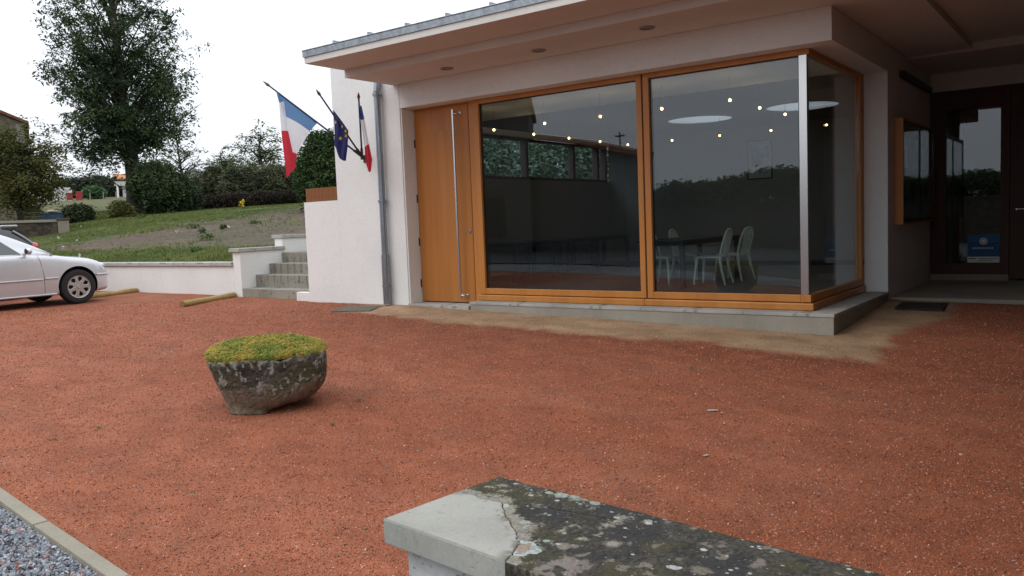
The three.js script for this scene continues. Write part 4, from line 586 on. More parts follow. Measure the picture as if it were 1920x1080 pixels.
  for (const a of axles) for (const side of [-1, 1]) {
    const w = new THREE.Group(); w.name = 'wheel'; w.position.set(side * (track - 0.1), wheelR, a - L / 2); w.rotation.z = -side * Math.PI / 2; w.rotation.y = 0; t.add(w);
    local(w, 'tyre', tyre.clone(), rub); local(w, 'rim', [rimG.clone(), new THREE.TorusGeometry(wheelR * 0.665, 0.012, 8, 40).rotateX(Math.PI / 2).translate(0, 0.088, 0)], rimM); local(w, 'brake_disc', cyl([0, 0.02, 0], [0, 0.035, 0], wheelR * 0.62, wheelR * 0.62, 32), M.black);
    local(w, 'hub_cap', [cyl([0, 0.085, 0], [0, 0.102, 0], 0.036, 0.03, 20), ...[0, 1, 2, 3, 4].map((k) => cyl([0.055 * Math.cos(k * 1.2566), 0.08, 0.055 * Math.sin(k * 1.2566)], [0.055 * Math.cos(k * 1.2566), 0.094, 0.055 * Math.sin(k * 1.2566)], 0.009, 0.008, 8))], M.steel);
  }
  return t;
}
{
  const L = 4.53, paint = phys({ color: C3(0.60, 0.605, 0.615), metalness: 0.55, roughness: 0.36, clearcoat: 1, clearcoatRoughness: 0.06 });
  const car = makeCar({ name: 'silver_car', label: 'silver saloon car parked nose in at the low white wall', at: [-16.07, 0.032, -8.10 + L / 2], turn: 0, L, front: 0.19, paint, wheelR: 0.312, axles: [0.88, 3.595], track: 0.858,
    body: { w: cat1([[0, 0.50], [0.03, 0.60], [0.1, 0.70], [0.3, 0.80], [0.6, 0.85], [1.2, 0.868], [3.2, 0.868], [3.9, 0.85], [4.3, 0.80], [4.48, 0.70], [4.53, 0.60]]), yb: cat1([[0, 0.33], [0.05, 0.24], [0.15, 0.20], [1, 0.18], [3.6, 0.18], [4.3, 0.22], [4.53, 0.34]]), yt: cat1([[0, 0.52], [0.06, 0.585], [0.13, 0.69], [0.25, 0.775], [0.5, 0.845], [0.95, 0.89], [1.35, 0.94], [1.7, 0.97], [3.4, 0.98], [4.0, 1.0], [4.4, 0.985], [4.5, 0.92], [4.53, 0.82]]), ys: cat1([[0, 0.49], [0.06, 0.55], [0.13, 0.62], [0.25, 0.71], [0.5, 0.785], [0.95, 0.845], [1.35, 0.90], [1.8, 0.925], [3.4, 0.94], [4.0, 0.95], [4.4, 0.93], [4.53, 0.78]]) },
    cabin: { s0: 1.28, s1: 4.0, base: 0.935, top: 1.42, w: 0.80, lean: 0.235, yt: cat1([[1.28, 0.93], [1.6, 1.12], [2.0, 1.315], [2.35, 1.405], [2.8, 1.425], [3.2, 1.39], [3.6, 1.23], [4.0, 0.95]]) },
    gaps: [[[1.555, 0.94], [1.563, 0.94], [1.515, 0.80], [1.478, 0.55], [1.478, 0.24], [1.470, 0.24], [1.470, 0.55], [1.507, 0.80]], [[2.66, 0.95], [2.668, 0.95], [2.668, 0.24], [2.66, 0.24]]],
    windows: [[[1.80, 0.955], [2.20, 1.30], [2.62, 1.345], [2.62, 0.965]], [[2.70, 0.965], [2.70, 1.345], [3.05, 1.32], [3.40, 1.10], [3.45, 0.97]]], screens: [['windscreen', 1.36, 2.02, 0.93], ['rear_window', 3.45, 3.92, 0.9]] });
  const strip = (y, s0, s1, h) => { const pts = span(s0, s1, 0.1); const body = cat1([[0, 0.50], [0.03, 0.60], [0.1, 0.70], [0.3, 0.80], [0.6, 0.85], [1.2, 0.868], [3.2, 0.868], [3.9, 0.85], [4.3, 0.8]]); const o = []; for (const sd of [-1, 1]) o.push(tube(pts.map((s) => [sd * (body(s) + 0.001), y, s - L / 2]), h, 8, pts.length * 2)); return o; };
  const silver2 = mat({ color: C3(0.50, 0.50, 0.51), metalness: 0.4, roughness: 0.45 });
  for (const g of strip(0.50, 1.24, 1.46, 0.018)) local(car, 'rub_strip', g, silver2); for (const g of strip(0.49, 1.50, 3.15, 0.018)) local(car, 'rub_strip', g, silver2);
  for (const g of strip(0.215, 1.28, 3.18, 0.018)) local(car, 'sill_trim', g, silver2);
  for (const sd of [-1, 1]) {
    const m = new THREE.SphereGeometry(0.1, 18, 12); m.scale(0.75, 0.62, 0.5); m.translate(sd * 0.93, 1.0, 1.72 - L / 2); const mm = local(car, 'wing_mirror', [m, cyl([sd * 0.80, 0.955, 1.74 - L / 2], [sd * 0.90, 0.98, 1.73 - L / 2], 0.025, 0.022, 8)], paint); const gl = new THREE.SphereGeometry(0.085, 14, 8); gl.scale(0.72, 0.6, 0.12); gl.translate(sd * 0.93, 1.0, 1.768 - L / 2); local(mm, 'mirror_glass', gl, M.darkMetal);
    const h = new THREE.SphereGeometry(0.12, 18, 12); h.scale(1.05, 0.62, 0.9); h.rotateY(sd * -0.55); h.translate(sd * 0.625, 0.665, 0.39 - L / 2); local(car, 'headlight', h, phys({ color: C3(0.55, 0.57, 0.6), roughness: 0.08, metalness: 0.4, clearcoat: 1 }));
    const st = tube([[sd * 0.715, 0.505, 0.274 - L / 2], [sd * 0.79, 0.51, 0.405 - L / 2], [sd * 0.838, 0.51, 0.545 - L / 2]], 0.02, 8, 14); local(car, 'bumper_strip', st, silver2);
    const tl = new THREE.SphereGeometry(0.12, 14, 10); tl.scale(1, 0.8, 0.5); tl.translate(sd * 0.66, 0.8, 4.44 - L / 2); local(car, 'tail_lamp', tl, mat({ color: C3(0.4, 0.02, 0.02), roughness: 0.2 }));
    for (const s of [2.35, 3.25]) local(car, 'door_handle', tube([[sd * 0.868, 0.80, s - L / 2], [sd * 0.885, 0.802, s + 0.06 - L / 2], [sd * 0.868, 0.80, s + 0.14 - L / 2]], 0.012, 6, 10), paint);
  }
  local(car, 'grille', box(-0.3, 0.3, 0.54, 0.68, 0.215 - L / 2, 0.31 - L / 2, 0.02), M.darkMetal);
  const em = [new THREE.TorusGeometry(0.033, 0.004, 8, 24), ...[0, 1, 2].map((k) => cyl([0, 0, 0], [0.032 * Math.sin(k * 2.094), 0.032 * Math.cos(k * 2.094), 0], 0.004, 0.002, 6)), cyl([0, -0.06, 0.005], [0, -0.03, 0], 0.006, 0.004, 6)].map((g) => g.translate(0, 0.862, 0.42 - L / 2)); local(car, 'hood_ornament', em, M.steel);

  const L2 = 4.1, pb = phys({ color: C3(0.018, 0.019, 0.022), metalness: 0.2, roughness: 0.3, clearcoat: 1, clearcoatRoughness: 0.05 });
  const bk = makeCar({ name: 'black_car', label: 'black hatchback parked behind the silver car, only its tail in view', at: [-18.82, 0.03, -7.87 + L2 / 2], turn: Math.PI, L: L2, paint: pb, wheelR: 0.31, axles: [0.82, 3.38], track: 0.85,
    body: { w: cat1([[0, 0.50], [0.05, 0.64], [0.3, 0.80], [0.7, 0.85], [3.4, 0.86], [3.8, 0.83], [4.02, 0.77], [4.1, 0.66]]), yb: cat1([[0, 0.34], [0.1, 0.22], [1, 0.18], [3.3, 0.2], [4.1, 0.32]]), yt: cat1([[0, 0.66], [0.2, 0.80], [0.7, 0.92], [1.2, 1.0], [2, 1.03], [3.6, 1.06], [3.95, 1.06], [4.06, 1.0], [4.1, 0.86]]), ys: cat1([[0, 0.6], [0.2, 0.74], [0.7, 0.86], [1.2, 0.94], [2, 0.98], [3.6, 1.02], [3.95, 1.0], [4.1, 0.82]]) },
    cabin: { s0: 1.0, s1: 4.02, base: 1.0, top: 1.5, w: 0.78, lean: 0.2, yt: cat1([[1.0, 1.0], [1.5, 1.27], [1.95, 1.45], [2.5, 1.51], [3.2, 1.50], [3.52, 1.46], [3.68, 1.38], [3.86, 1.2], [4.02, 1.02]]) },
    gaps: [], windows: [[[1.55, 1.03], [1.95, 1.36], [2.45, 1.41], [2.45, 1.04]], [[2.53, 1.04], [2.53, 1.41], [3.2, 1.39], [3.45, 1.10]]], screens: [['windscreen', 1.1, 1.85, 0.92], ['rear_window', 3.62, 3.98, 0.86]] });
  local(bk, 'spoiler', box(-0.6, 0.6, 1.485, 1.525, 3.46 - L2 / 2, 3.74 - L2 / 2, 0.018), mat({ color: C3(0.42, 0.43, 0.45), roughness: 0.3, metalness: 0.3 }));
  for (const sd of [-1, 1]) { const g = new THREE.SphereGeometry(0.1, 16, 12); g.scale(0.95, 0.95, 0.75); g.translate(sd * 0.70, 1.06, 3.98 - L2 / 2); local(bk, 'tail_lamp', g, phys({ color: C3(0.55, 0.02, 0.025), roughness: 0.12, clearcoat: 1 })); local(bk, 'pillar_trim', tube([[sd * 0.63, 1.40, 3.62 - L2 / 2], [sd * 0.70, 1.25, 3.81 - L2 / 2], [sd * 0.74, 1.12, 3.94 - L2 / 2]], 0.022, 8, 12), mat({ color: C3(0.28, 0.29, 0.31), roughness: 0.3, metalness: 0.4 })); }
  local(bk, 'sticker', box(-0.62, -0.40, 1.24, 1.29, 3.82 - L2 / 2, 3.83 - L2 / 2), M.white);
}

// ───────── trees, hedges, houses beyond ─────────
camera.updateMatrixWorld(true);
function spot(px, D, sink = 0) { // where a direction in the view meets the meadow, D metres away
  const d = new THREE.Vector3((px - 960) / 1525, 0.075, -1).applyQuaternion(camera.quaternion), h = Math.hypot(d.x, d.z), x = (d.x / h) * D, z = (d.z / h) * D;
  return { x, z, y: F(x, z)[0] - sink, turn: Math.atan2(-x, -z), s: 1525 / (D / Math.sqrt(1 + ((px - 960) / 1525) ** 2)) };
}
function leafTuft(n, spread, len, wid) {
  const p = [], idx = []; const v = new THREE.Vector3(), q = new THREE.Quaternion(), e = new THREE.Euler();
  for (let i = 0; i < n; i++) {
    const c = new THREE.Vector3(gauss(), gauss() * 0.8, gauss()).multiplyScalar(spread * 0.6); q.setFromEuler(e.set(rr(-0.9, 0.9), rr(0, 6.3), rr(-0.9, 0.9))); const l = len * rr(0.7, 1.3), w = wid * rr(0.7, 1.3), k = p.length / 3;
    for (const [a, b, h] of [[0, 0, 0], [-w / 2, l * 0.45, 0.12 * l], [w / 2, l * 0.45, 0.12 * l], [0, l, -0.1 * l]]) { v.set(a, h, b).applyQuaternion(q).add(c); p.push(v.x, v.y, v.z); }
    idx.push(k, k + 1, k + 2, k + 1, k + 3, k + 2);
  }
  const g = new THREE.BufferGeometry(); g.setAttribute('position', new THREE.Float32BufferAttribute(p, 3)); g.setIndex(idx); g.computeVertexNormals(); return g;
}
const leafM = phys({ roughness: 0.75, specularIntensity: 0.25, transmission: 0.35, thickness: 0, side: THREE.DoubleSide });
const bark = mat({ map: tex(256, 512, (u, v) => { const a = fbm(u * 14, v * 5, 5, 4, 170), b = ss(0.5, 0.7, fbm(u * 20, v * 20, 20, 3, 171)); return mix3([0.030, 0.025, 0.018], [0.085, 0.075, 0.055], a * (1 - 0.5 * b)); }, [1, 1]), bumpMap: tex(256, 256, (u, v) => fbm(u * 16, v * 6, 6, 4, 172), 1, false), bumpScale: 0.03, roughness: 1 });
bark.map.repeat.set(2, 4); bark.bumpMap.repeat.set(2, 4);
function foliage(parent, name, pts, geo, cols, size = 1) { // pts: [x, y, z, scale]
  const m = shadowy(new THREE.InstancedMesh(geo, leafM, pts.length)), o = new THREE.Object3D(), c = new THREE.Color();
  pts.forEach(([x, y, z, s = 1], i) => { o.position.set(x, y, z); o.rotation.set(rr(-0.5, 0.5), rr(0, 6.3), rr(-0.5, 0.5)); o.scale.setScalar(s * size * rr(0.75, 1.25)); o.updateMatrix(); m.setMatrixAt(i, o.matrix); const w = clamp(0.5 + 1.6 * (fbm(x * 0.9 + 40, y * 0.9 + z * 0.6 + 40, 0, 3, 180) - 0.5) + rr(-0.3, 0.3)), q = mix3(cols[0], cols[1], w), k = rr(0.75, 1.25) * 1.5; m.setColorAt(i, c.setRGB(q[0] * k, q[1] * k, q[2] * k)); });
  m.name = name; parent.add(m); return m;
}
const inE = (E, shell) => { let t = rnd() * E.reduce((a, e) => a + e[7], 0); for (const e of E) { if ((t -= e[7]) <= 0) { let v; do v = [rr(-1, 1), rr(-1, 1), rr(-1, 1)]; while (v[0] ** 2 + v[1] ** 2 + v[2] ** 2 > 1); const l = Math.hypot(...v) || 1, r = lerp(l, Math.pow(l, 0.35), shell) / l; return [e[0] + v[0] * r * e[3], e[1] + v[1] * r * e[4], e[2] + v[2] * r * e[5], e]; } } return inE(E, shell); };
// ellipses as seen, in pixels [cx, cy, rx, ry], become ellipsoids about the plant's own foot
const ell = (sp, bx, by, L) => L.map(([cx, cy, rx, ry, dz = 0, wt = 1]) => { const a = rx / sp.s, b = ry / sp.s; return [(cx - bx) / sp.s, (by - cy) / sp.s, dz, a, b, Math.min(a, b * 1.6) * 0.9, 0, a * b * wt]; });
function tree(name, label, px, py, D, o) {
  const sp = spot(px, D, 0.1), t = thing(name, label, 'tree', [sp.x, sp.y, sp.z]); t.rotation.y = sp.turn;
  const E = ell(sp, px, py, o.crown), trunk = o.trunk.map(([x, y]) => [(x - px) / sp.s, (py - y) / sp.s, 0]), r0 = o.r / sp.s, H1 = trunk[trunk.length - 1][1];
  const tc = new THREE.CatmullRomCurve3(trunk.map((a) => new THREE.Vector3(a[0], a[1] - (a === trunk[0] ? 0.3 : 0), a[2])));
  local(t, 'trunk', tube(trunk.map((a, i) => [a[0], a[1] - (i ? 0 : 0.3), 0]), (k) => r0 * (1.25 * Math.exp(-k * 14) + 1) * lerp(1, 0.12, Math.pow(k, 0.9)), 12, 40), bark);
  const limbs = [], pts = [], v = new THREE.Vector3();
  for (let i = 0; i < o.limbs; i++) {
    const tip = inE(E, 0.75), th = clamp((tip[1] - Math.hypot(tip[0], tip[2]) * rr(...(o.steep ?? [0.35, 0.9]))) / H1, o.low ?? 0.22, 0.97), st = tc.getPoint(th), len = Math.hypot(tip[0] - st.x, tip[1] - st.y, tip[2] - st.z);
    const c = new THREE.CatmullRomCurve3([st, new THREE.Vector3(lerp(st.x, tip[0], 0.45) + gauss() * 0.06 * len, lerp(st.y, tip[1], 0.5) + rr(-0.04, 0.10) * len, lerp(st.z, tip[2], 0.45) + gauss() * 0.06 * len), new THREE.Vector3(tip[0], tip[1], tip[2])]), rb = Math.min(r0 * 0.55, 0.012 + 0.013 * len) * (o.thick ?? 1);
    limbs.push(tube(c.getPoints(8), (k) => lerp(rb, 0.006, k), 5, 12));
    const nt = Math.max(2, Math.round(len * (o.twigs ?? 2.2)));
    for (let k = 0; k < nt; k++) { const f = rr(0.35, 1), a = c.getPoint(f), l = rr(0.3, 0.9) * (o.twigLen ?? 1), b = v.set(gauss(), gauss() * 0.7 + (o.droop ?? 0.05), gauss()).normalize().multiplyScalar(l).add(a).clone(); limbs.push(tube([a, a.clone().lerp(b, 0.5).add(new THREE.Vector3(0, 0.05 * l, 0)), b], (q) => lerp(0.012, 0.004, q) * (o.thick ?? 1), 3, 3)); if (rnd() < (o.leafy ?? 1)) { pts.push([b.x, b.y, b.z]); if (rnd() < 0.6) pts.push([lerp(a.x, b.x, 0.5), lerp(a.y, b.y, 0.5), lerp(a.z, b.z, 0.5), 0.8]); } }
  }
  for (let i = 0; i < (o.extra ?? 0); i++) { const q = inE(ell(sp, px, py, o.fill ?? o.crown), 0.3); pts.push([q[0], q[1], q[2], 0.9]); }
  local(t, 'limbs', limbs, bark); foliage(t, 'crown', pts, leafTuft(o.n ?? 16, o.spread ?? 0.34, o.len ?? 0.17, o.wid ?? 0.075), o.cols, o.size ?? 1); return t;
}
function bush(name, label, px, py, D, o, category = 'bush') {
  const sp = spot(px, D, 0.05), t = thing(name, label, category, [sp.x, sp.y, sp.z]); t.rotation.y = sp.turn;
  const E = ell(sp, px, py, o.crown), pts = [], st = [];
  for (let i = 0; i < o.count; i++) { const q = inE(E, 0.7); if (q[1] > -0.1) pts.push([q[0], q[1], q[2]]); }
  for (let i = 0; i < (o.stems ?? 14); i++) { const q = inE(E, 0.4), b = [q[0] * 0.75 + gauss() * 0.1, -0.2, q[2] * 0.4]; st.push(tube([b, [lerp(b[0], q[0], 0.5) + gauss() * 0.08, q[1] * 0.55, lerp(b[2], q[2], 0.6)], [q[0], Math.max(0.1, q[1]), q[2]]], (k) => lerp(0.03, 0.006, k), 4, 8)); }
  local(t, 'stems', st, bark); foliage(t, 'foliage', pts, leafTuft(o.n ?? 18, o.spread ?? 0.3, o.len ?? 0.14, o.wid ?? 0.07), o.cols, o.size ?? 1); return t;
}
const DARK = [[0.020, 0.034, 0.014], [0.052, 0.075, 0.028]], MID = [[0.028, 0.042, 0.014], [0.075, 0.095, 0.03]];
tree('big_tree', 'tall dark leafy tree with a thick trunk standing alone on the meadow', 265, 402, 40, { r: 15, trunk: [[265, 402], [260, 340], [255, 270], [250, 190], [247, 100], [244, 10], [240, -90], [238, -150]], limbs: 215, twigs: 2.9, thick: 0.7, steep: [0.8, 1.5], low: 0.24, droop: -0.12, n: 19, spread: 0.40, len: 0.17, wid: 0.072, leafy: 1, cols: [[0.022, 0.044, 0.020], [0.066, 0.095, 0.040]], extra: 230, fill: [[258, 330, 22, 60, 0, 0.4], [245, 60, 120, 110], [258, 190, 118, 90], [255, 270, 90, 50]],
  crown: [[240, 20, 115, 120], [178, 130, 66, 60], [305, 90, 68, 80], [330, 195, 64, 78], [205, 215, 72, 62], [250, 170, 95, 90], [215, 285, 58, 38], [320, 265, 62, 42], [245, -90, 95, 80], [136, 110, 30, 36], [140, 245, 30, 34]] });
bush('bush', 'dense dark green bush at the right foot of the tall tree', 318, 404, 38.5, { count: 1500, crown: [[315, 365, 50, 42], [290, 350, 36, 36], [345, 375, 32, 32], [305, 330, 26, 22]], cols: DARK, n: 22, len: 0.15 });
bush('ivy_shrub', 'small yellowish green shrub at the left foot of the tall tree', 228, 405, 37.5, { count: 220, crown: [[226, 388, 14, 14], [240, 396, 12, 12]], cols: [[0.06, 0.075, 0.02], [0.13, 0.13, 0.04]] });
bush('shrub', 'rounded grey green shrub on the meadow behind the blue bin', 147, 418, 38, { count: 420, crown: [[146, 402, 20, 17], [160, 398, 10, 12]], cols: [[0.03, 0.045, 0.02], [0.065, 0.085, 0.035]] });
tree('bare_tree', 'thin half bare tree behind the dark bush on the meadow', 352, 384, 52, { r: 5, trunk: [[352, 384], [350, 340], [346, 300], [344, 255]], limbs: 52, leafy: 0.42, twigs: 2.0, crown: [[350, 300, 44, 44], [330, 270, 30, 30], [375, 310, 30, 36]], cols: [[0.05, 0.055, 0.03], [0.10, 0.10, 0.05]], n: 9, len: 0.2 });
tree('young_tree', 'small leafy tree above the hedge right of the half bare tree', 428, 384, 54, { r: 5, trunk: [[428, 384], [426, 345], [424, 310], [422, 290]], limbs: 60, leafy: 1, twigs: 2.6, crown: [[425, 305, 22, 26], [455, 318, 34, 26], [405, 330, 26, 26], [480, 330, 20, 26]], cols: MID, n: 12, len: 0.2 });
tree('slender_tree', 'slender open crowned tree with sky showing between its branches', 505, 378, 46, { r: 4.5, trunk: [[505, 378], [503, 335], [498, 295], [495, 245]], limbs: 52, leafy: 0.85, twigs: 1.7, crown: [[497, 262, 30, 28], [480, 290, 20, 24], [520, 280, 18, 34], [505, 320, 26, 26]], cols: [[0.04, 0.058, 0.022], [0.085, 0.11, 0.04]], n: 12, len: 0.19 });
tree('round_tree', 'dense round dark evergreen tree behind the building wall', 612, 392, 31, { r: 8, trunk: [[612, 392], [612, 350], [613, 300], [614, 255]], limbs: 90, twigs: 3, extra: 1500, crown: [[612, 310, 46, 66], [600, 335, 36, 46], [635, 300, 46, 58]], cols: [[0.022, 0.042, 0.014], [0.05, 0.085, 0.026]], n: 24, spread: 0.26, len: 0.13, wid: 0.07 });
bush('thicket', 'dark tangled thicket along the far edge of the meadow behind the flags', 520, 388, 43, { count: 2600, stems: 60, crown: [[540, 358, 46, 34], [495, 362, 34, 28], [575, 355, 30, 32], [470, 345, 22, 26], [455, 362, 30, 24], [520, 340, 34, 22], [560, 335, 16, 20], [445, 340, 14, 20]], cols: [[0.030, 0.038, 0.018], [0.075, 0.082, 0.040]], n: 18, len: 0.17 }, 'bushes');
bush('thicket', 'dark tangled thicket left of the flags beyond the small trees', 400, 388, 47, { count: 1500, stems: 50, crown: [[405, 356, 36, 26], [435, 352, 26, 26], [392, 372, 20, 16], [338, 368, 22, 16], [410, 334, 16, 18]], cols: [[0.034, 0.044, 0.022], [0.08, 0.09, 0.045]], n: 18, len: 0.17 }, 'bushes');
bush('hedge', 'low reddish brown hedge bordering the meadow below the thickets', 470, 402, 39.5, { count: 1500, stems: 70, crown: [[400, 392, 36, 14], [450, 390, 40, 16], [500, 386, 34, 11], [545, 384, 30, 9], [365, 394, 20, 12]], cols: [[0.020, 0.015, 0.010], [0.052, 0.040, 0.026]], n: 18, len: 0.11, wid: 0.05 }, 'hedge');
bush('yellow_flower', 'small clump of yellow flowers in front of the low hedge', 457, 404, 37.5, { count: 12, stems: 6, crown: [[456, 395, 3, 8]], cols: [[0.35, 0.27, 0.02], [0.55, 0.42, 0.03]], n: 6, spread: 0.12, len: 0.08 }, 'flowers');
bush('garden_bush', 'far round bright green bush before a house on the hill', 181, 374, 92, { count: 320, crown: [[181, 362, 17, 11]], cols: [[0.04, 0.085, 0.03], [0.075, 0.13, 0.045]], n: 20, spread: 0.5, len: 0.26, wid: 0.16 });
bush('far_hedge', 'far dark hedge before the grey roofed house on the hill', 185, 374, 106, { count: 1100, crown: [[150, 356, 28, 18], [185, 352, 30, 16], [215, 358, 24, 18], [120, 360, 22, 16], [238, 362, 16, 14]], cols: [[0.025, 0.038, 0.028], [0.055, 0.068, 0.042]], n: 20, spread: 0.6, len: 0.3, wid: 0.18 }, 'hedge');
tree('yard_tree', 'yellowing tree leaning before the stone house at the left edge', 42, 430, 35, { r: 7, trunk: [[42, 430], [40, 390], [34, 345], [28, 290], [20, 240]], limbs: 120, twigs: 2.4, low: 0.3, extra: 150, crown: [[30, 285, 60, 42], [75, 300, 45, 48], [95, 320, 28, 36], [10, 330, 50, 44], [55, 248, 40, 26], [10, 245, 40, 26], [100, 270, 22, 24], [90, 350, 30, 26]], cols: [[0.040, 0.050, 0.012], [0.105, 0.105, 0.028]], n: 18, len: 0.14, wid: 0.06, spread: 0.32, droop: -0.12 });
bush('garden_hedge', 'green hedge close outside, glimpsed through the high side windows of the hall', 1020, 385, 24.5, { count: 2600, crown: [[900, 310, 60, 85], [980, 315, 60, 85], [1060, 310, 60, 85], [1140, 310, 60, 85], [1220, 310, 60, 85]], cols: [[0.10, 0.135, 0.08], [0.22, 0.265, 0.165]], n: 26, len: 0.16 }, 'hedge');
// grass on the meadow
{
  const blades = []; for (let i = 0; i < 7; i++) { const a = rr(0, 6.3), h = rr(0.04, 0.085), w = 0.006, l = rr(0.02, 0.07), c = Math.cos(a), s = Math.sin(a), x = rr(-0.04, 0.04), z = rr(-0.04, 0.04); blades.push(x - s * w, 0, z + c * w, x + s * w, 0, z - c * w, x + c * l, h, z + s * l); }
  const g = new THREE.BufferGeometry(); g.setAttribute('position', new THREE.Float32BufferAttribute(blades, 3)); g.computeVertexNormals();
  const n = 95000, m = shadowy(new THREE.InstancedMesh(g, phys({ roughness: 0.8, side: THREE.DoubleSide }), n)), o = new THREE.Object3D(), c = new THREE.Color(); let k = 0;
  while (k < n) { const near = rnd() < 0.45, z = -9.42 - 17 * Math.pow(rnd(), near ? 2.6 : 1), x = rr(-42, -13.4); const [y, d] = F(x, z); if (d > 26 || x > z * 0.75 + -4) continue; const s = soilShare(x, z, d), w = fbm(x * 0.5 + 70, z * 0.5 + 70, 0, 4, 190); if (rnd() < s * 0.97 || (d < 0.5 && rnd() < 0.7)) continue; o.position.set(x, y - 0.01, z); o.rotation.set(0, rr(0, 6.3), 0); o.scale.setScalar(rr(0.6, 1.3) * (0.75 + 0.8 * ss(0.5, 0.7, w))); o.updateMatrix(); m.setMatrixAt(k, o.matrix); const q = mix3([0.085, 0.125, 0.022], [0.16, 0.185, 0.045], clamp(w * 1.6 - 0.3 + rr(-0.25, 0.25))), b = rr(0.8, 1.2); m.setColorAt(k++, c.setRGB(q[0] * b, q[1] * b, q[2] * b)); }
  m.name = 'meadow_grass'; scene.add(m); meta(m, 'short green grass growing on the meadow behind the low wall', 'grass', null, 'stuff');
  const W = thing('meadow_weeds', 'scattered darker weeds and pale flower heads in the meadow grass', 'weeds', [-24, 1.2, -12]); W.userData.kind = 'stuff';
  const pts = [], wh = []; for (let i = 0; i < 9; i++) { const x = rr(-34, -14), z = rr(-18, -9.8); const [y, d] = F(x, z); if (d > 18 || d < 0.6) continue; for (let j = 0; j < 8; j++) pts.push([x + gauss() * 0.12 + 24, y + 0.08 - 1.2, z + gauss() * 0.12 + 12, 1]); } for (let i = 0; i < 10; i++) { const x = rr(-30, -14), z = rr(-15, -9.7), [y] = F(x, z); wh.push([x + 24, y + 0.16 - 1.2, z + 12, 1]); }
  foliage(W, 'leaves', pts, leafTuft(10, 0.12, 0.10, 0.045), [[0.03, 0.06, 0.014], [0.07, 0.11, 0.03]]); foliage(W, 'flower_heads', wh, leafTuft(5, 0.03, 0.05, 0.03), [[0.5, 0.5, 0.42], [0.65, 0.65, 0.6]]);
}
// houses and small things beyond the meadow; each is built about its own foot, turned to face the yard
function place(name, label, category, px, D, group) { const sp = spot(px, D, 0.05), t = thing(name, label, category, [sp.x, sp.y, sp.z], group); t.rotation.y = sp.turn; t.S = sp.s; return t; }
const tileMap = (a, b) => tex(512, 512, (u, v) => { const r = v * 14, c = u * 18 + (Math.floor(r) % 2) * 0.5, e = Math.min(1, (r % 1) * 3.5); const n = lat(Math.floor(c), Math.floor(r), 5); return mix3(a, b, n * 0.8 + 0.2 * (Math.abs((c % 1) - 0.5) * 2)).map((q) => q * (0.7 + 0.3 * e)); }, 4);
const redTile = mat({ map: tileMap([0.16, 0.060, 0.035], [0.30, 0.12, 0.065]), roughness: 0.9 }), greyTile = mat({ map: tileMap([0.12, 0.10, 0.085], [0.2, 0.165, 0.135]), roughness: 0.9 }), orangeTile = mat({ map: tileMap([0.36, 0.13, 0.06], [0.5, 0.22, 0.1]), roughness: 0.9 });
const oldRender = mat({ map: tex(512, 512, (u, v) => { const a = fbm(u * 5, v * 5, 5, 5, 200), s = ss(0.5, 0.62, fbm(u * 14, v * 14, 14, 3, 201)); return mix3([0.22 * (0.6 + 0.6 * a), 0.185 * (0.6 + 0.6 * a), 0.14 * (0.6 + 0.6 * a)], [0.12, 0.10, 0.075], 0.6 * s); }, 2.4), roughness: 1 });
const stoneWall = mat({ map: tex(512, 512, (u, v) => { const a = fbm(u * 7, v * 7, 7, 5, 205), c = ss(0.5, 0.56, fbm(u * 13, v * 17, 13, 3, 206)); return mix3([0.085 * (0.6 + 0.7 * a), 0.066 * (0.6 + 0.7 * a), 0.046 * (0.6 + 0.7 * a)], [0.03, 0.024, 0.018], 0.7 * c); }, 1.6), bumpMap: tex(256, 256, (u, v) => fbm(u * 10, v * 14, 10, 4, 207), 1.6, false), bumpScale: 0.05, roughness: 1 });
function gable(t, x0, x1, z0, z1, h, rise, wallM, roofM, over = 0.25) { // ridge runs in depth
  const s = new THREE.Shape([[x0, -1], [x1, -1], [x1, h], [(x0 + x1) / 2, h + rise], [x0, h]].map((p) => new THREE.Vector2(...p))); const g = new THREE.ExtrudeGeometry(s, { depth: z1 - z0, bevelEnabled: false }); g.translate(0, 0, z0); local(t, 'wall', boxUV(g), wallM);
  const m = (x0 + x1) / 2, w = (x1 - x0) / 2, sl = rise / w;
  for (const sd of [-1, 1]) { const a = [m, h + rise + 0.03], b = [m + sd * (w + over), h - sl * over + 0.03]; const q = new THREE.Shape([[a[0], a[1]], [b[0], b[1]], [b[0], b[1] + 0.14], [a[0], a[1] + 0.14]].map((p) => new THREE.Vector2(...p))); const e = new THREE.ExtrudeGeometry(q, { depth: z1 - z0 + 0.4, bevelEnabled: false }); e.translate(0, 0, z0 - 0.2); local(t, 'roof', boxUV(e), roofM); }
}
function opening(t, x, y, w, h, z, frameM, paneM) { const f = local(t, 'window', [box(x - w / 2 - 0.06, x - w / 2, y, y + h, z, z + 0.06), box(x + w / 2, x + w / 2 + 0.06, y, y + h, z, z + 0.06), box(x - w / 2 - 0.06, x + w / 2 + 0.06, y + h, y + h + 0.06, z, z + 0.06), box(x - w / 2 - 0.1, x + w / 2 + 0.1, y - 0.07, y, z, z + 0.1)], frameM); local(f, 'pane', box(x - w / 2, x + w / 2, y, y + h, z, z + 0.02), paneM); }
const dimGlass = phys({ color: C3(0.03, 0.035, 0.04), roughness: 0.08 });
